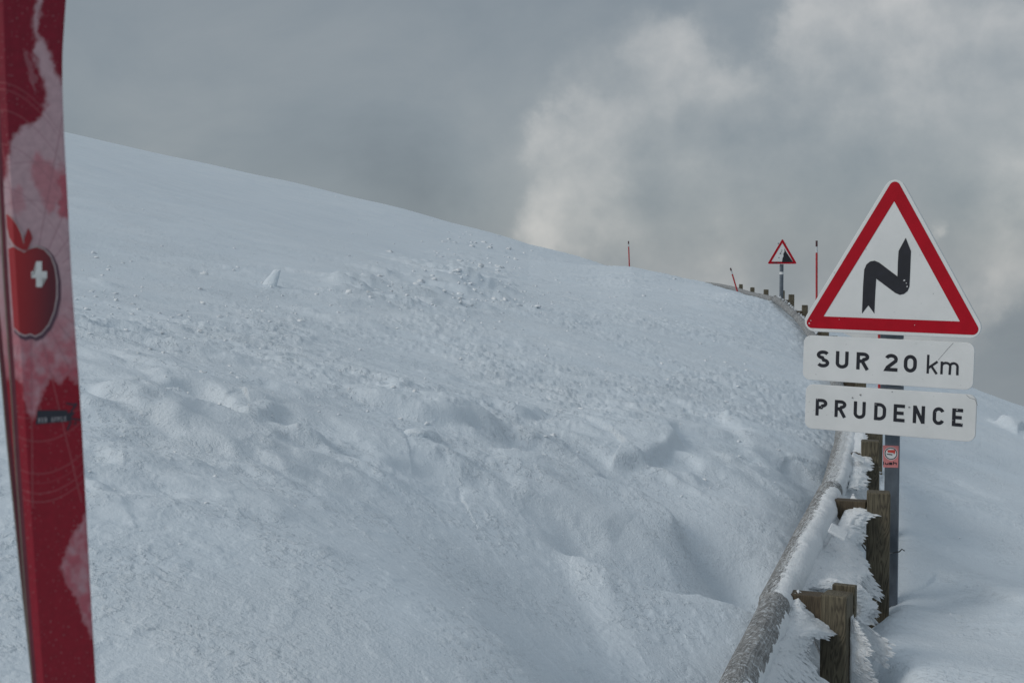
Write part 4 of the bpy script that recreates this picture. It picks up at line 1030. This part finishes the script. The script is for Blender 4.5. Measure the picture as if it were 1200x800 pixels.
wm.V = [(x0+v[0]*math.cos(ang_)-v[2]*math.sin(ang_), v[1], z0+v[0]*math.sin(ang_)+v[2]*math.cos(ang_)) for v in tmp.V]; wm.F = tmp.F
o = wm.build('lettering', simple('strip_grey', (.30, .28, .30), .5)); o.parent = ski1; o.matrix_local = iv1 @ SKM
# black brush mark beside the strip
bk = MB(); kk_ = 0
for pts in ([(690, 20), (770, 35), (800, 20)], [(800, 25), (740, 110), (760, 150)], [(745, 180), (848, 195)], [(740, 210), (700, 300)], [(790, 210), (780, 245)], [(700, 130), (780, 120)]):
    V, Fc = ribbon([sl(*p) for p in pts], .0022); kk_ += 1; bk.add([(v[0], -.0007-.0001*kk_, v[1]) for v in V], Fc)
o = bk.build('brush_mark', simple('brush_black', (.03, .02, .035), .5)); o.parent = ski1; o.matrix_local = iv1 @ SKM
# second ski, base against the first one's base, slightly fanned to the left
SK2 = SKM @ Matrix.Translation((.0, .036, 0)) @ Matrix.Translation((0, 0, -.42)) @ Matrix.Rotation(math.radians(-1.55), 4, 'Y') @ Matrix.Translation((-.0015, 0, .42))
ski2, iv2 = build_ski('rear red ski, a thin strip showing left of and behind the front ski', SK2, False)

# ------------------------------------------------------------------ world
w = bpy.data.worlds.new('World'); sc.world = w; w.use_nodes = True; nt = w.node_tree; nt.nodes.clear()
out = N(nt, 'ShaderNodeOutputWorld'); bg = N(nt, 'ShaderNodeBackground'); bg.inputs[1].default_value = .1; nt.links.new(bg.outputs[0], out.inputs[0])
SUN_EL = math.radians(34); SUN_AZ = math.radians(-112)    # azimuth from +Y clockwise: behind left
sky = N(nt, 'ShaderNodeTexSky', sky_type='NISHITA', sun_disc=False); sky.sun_elevation = SUN_EL; sky.sun_rotation = SUN_AZ % (2*math.pi)
tc = N(nt, 'ShaderNodeTexCoord'); DIR = tc.outputs['Generated']
def mth(op, a, b=None, c=None, clamp=False):
    m = nt.nodes.new('ShaderNodeMath'); m.operation = op; m.use_clamp = clamp
    for i, v in enumerate((a, b, c)):
        if v is None: continue
        if hasattr(v, 'links'): nt.links.new(v, m.inputs[i])
        else: m.inputs[i].default_value = v
    return m.outputs[0]
def noise(scale, det=6., rough=.55, dist=0., off=(0, 0, 0), col=False, stretch=(1, 1, 1)):
    mp = N(nt, 'ShaderNodeMapping'); mp.inputs['Location'].default_value = off; mp.inputs['Scale'].default_value = stretch; nt.links.new(DIR, mp.inputs[0])
    n_ = N(nt, 'ShaderNodeTexNoise', Scale=scale, Detail=det, Roughness=rough, Distortion=dist); nt.links.new(mp.outputs[0], n_.inputs['Vector']); return n_.outputs[1 if col else 0]
def smooth(a, b, v):
    m = N(nt, 'ShaderNodeMapRange', interpolation_type='SMOOTHSTEP'); m.inputs[1].default_value = a; m.inputs[2].default_value = b; nt.links.new(v, m.inputs[0]); return m.outputs[0]
# warped direction
wn = N(nt, 'ShaderNodeVectorMath', operation='SUBTRACT'); nt.links.new(noise(9, 7., .58, 0, (3, 1, 2), True), wn.inputs[0]); wn.inputs[1].default_value = (.5, .5, .5)
ws = N(nt, 'ShaderNodeVectorMath', operation='SCALE'); nt.links.new(wn.outputs[0], ws.inputs[0]); ws.inputs[3].default_value = .12
wd = N(nt, 'ShaderNodeVectorMath', operation='ADD'); nt.links.new(DIR, wd.inputs[0]); nt.links.new(ws.outputs[0], wd.inputs[1])
def blob(px, py, r):
    c = ray(px, py); c = c/np.linalg.norm(c); dn = N(nt, 'ShaderNodeVectorMath', operation='DISTANCE'); nt.links.new(wd.outputs[0], dn.inputs[0]); dn.inputs[1].default_value = tuple(c)
    return mth('SUBTRACT', dn.outputs['Value'], r/F)
s_ = None
for bl in [(1000, 80, 105), (1130, 120, 120), (880, 150, 88), (745, 150, 92), (825, 135, 78), (685, 190, 72), (640, 250, 45), (800, 250, 120), (1000, 250, 200), (1200, 60, 60)]:
    v = blob(*bl); s_ = v if s_ is None else mth('SMOOTH_MIN', s_, v, .02)
def puffs(sc_, off):
    mp = N(nt, 'ShaderNodeMapping'); mp.inputs['Location'].default_value = off; nt.links.new(wd.outputs[0], mp.inputs[0])
    v_ = N(nt, 'ShaderNodeTexVoronoi', feature='SMOOTH_F1', Scale=sc_, Smoothness=.6); nt.links.new(mp.outputs[0], v_.inputs['Vector']); return v_.outputs['Distance']
pf = mth('ADD', mth('MULTIPLY', mth('SUBTRACT', .45, puffs(15., (.3, .1, .2))), 1.0), mth('MULTIPLY', mth('SUBTRACT', noise(40., 3., .5), .5), .5))
depth = mth('ADD', mth('MULTIPLY', s_, -1.), mth('MULTIPLY', pf, .055))
edge = smooth(-.026, .036, depth)
fade = mth('POWER', 2.718, mth('MULTIPLY', mth('MAXIMUM', depth, 0.), -25.))
lump = noise(13, 8., .6, .3, (1, 5, 2)); lump2 = noise(34, 6., .6, .2, (4, 2, 7))
br = mth('MULTIPLY', edge, fade)
br = mth('MULTIPLY', br, mth('ADD', mth('MULTIPLY_ADD', lump, 1.1, .42), mth('MULTIPLY', pf, 1.0)))
def relief(sc_, det, off, k):
    a = noise(sc_, det, .55, .15, off); b_ = noise(sc_, det, .55, .15, (off[0]+.55/sc_, off[1], off[2]-.55/sc_)); return mth('MULTIPLY', mth('SUBTRACT', a, b_), k)
rel = mth('ADD', relief(11, 7., (1, 5, 2), 1.5), relief(27, 6., (4, 2, 7), .7))
br = mth('ADD', br, mth('MULTIPLY', mth('MULTIPLY', edge, mth('MULTIPLY_ADD', fade, .8, .2)), rel))
# soft banks elsewhere
def glow(px, py, r):
    c = ray(px, py); c = c/np.linalg.norm(c); dn = N(nt, 'ShaderNodeVectorMath', operation='DISTANCE'); nt.links.new(wd.outputs[0], dn.inputs[0]); dn.inputs[1].default_value = tuple(c)
    return smooth(r/F, 0., dn.outputs['Value'])
soft = noise(4.5, 7., .55, .4, (2, 7, 1), stretch=(1, 1, 1.8))
bank = mth('ADD', mth('MULTIPLY', mth('SUBTRACT', soft, .5), .7), mth('MULTIPLY', glow(620, 270, 170), .16))
bank = mth('ADD', bank, mth('MULTIPLY', glow(230, 170, 190), .10))
bank = mth('SUBTRACT', bank, mth('MULTIPLY', glow(480, 215, 120), .16))
bank = mth('ADD', bank, mth('MULTIPLY', glow(1097, 265, 16), .35)); bank = mth('ADD', bank, mth('MULTIPLY', glow(1130, 30, 190), .22)); bank = mth('ADD', bank, mth('MULTIPLY', glow(660, 170, 110), .18))
val = mth('ADD', mth('MULTIPLY', br, .74), bank, clamp=False)
cr_ = N(nt, 'ShaderNodeValToRGB'); e = cr_.color_ramp.elements
while len(e) < 4: e.new(.5)
LV = 10.
for el, (p, c) in zip(e, [(0., (.145, .172, .198)), (.25, (.205, .236, .262)), (.5, (.280, .304, .320)), (1., (.485, .485, .478))]): el.position = p; el.color = (*c, 1)
nt.links.new(mth('ADD', mth('MULTIPLY', val, .85), .27), cr_.inputs[0])
cs_ = N(nt, 'ShaderNodeVectorMath', operation='SCALE'); nt.links.new(cr_.outputs[0], cs_.inputs[0]); sx_ = N(nt, 'ShaderNodeSeparateXYZ'); nt.links.new(DIR, sx_.inputs[0])
nt.links.new(mth('MULTIPLY_ADD', smooth(.24, .85, sx_.outputs['Z']), 5.0, 10.0), cs_.inputs[3])
# thin veil: a little of the clear sky colour comes through the overcast
mixn = N(nt, 'ShaderNodeMix', data_type='RGBA'); mixn.inputs[0].default_value = .07
nt.links.new(cs_.outputs[0], mixn.inputs[6]); nt.links.new(sky.outputs[0], mixn.inputs[7]); nt.links.new(mixn.outputs[2], bg.inputs[0])

sl_ = bpy.data.lights.new('sun', 'SUN'); sl_.energy = .95; sl_.angle = math.radians(22); sl_.color = (1., .95, .88)
so = bpy.data.objects.new('sun', sl_); COL.objects.link(so)
sd_ = Vector((math.sin(SUN_AZ)*math.cos(SUN_EL), math.cos(SUN_AZ)*math.cos(SUN_EL), math.sin(SUN_EL)))
so.rotation_euler = sd_.to_track_quat('Z', 'Y').to_euler()

# ------------------------------------------------------------------ camera and render
cd = bpy.data.cameras.new('camera'); cam = bpy.data.objects.new('camera', cd); COL.objects.link(cam); sc.camera = cam
cd.sensor_width = 36; cd.sensor_fit = 'HORIZONTAL'; cd.lens = 36*F/1200; cd.clip_start = .05; cd.clip_end = 2000
cam.rotation_euler = (math.pi/2-PITCH, 0, 0)
cd.dof.use_dof = True; cd.dof.focus_distance = 8.5; cd.dof.aperture_fstop = 9
sc.view_settings.view_transform = 'Standard'; sc.view_settings.look = 'None'; sc.view_settings.gamma = 1; sc.view_settings.exposure = .22
sc.render.engine = 'CYCLES'
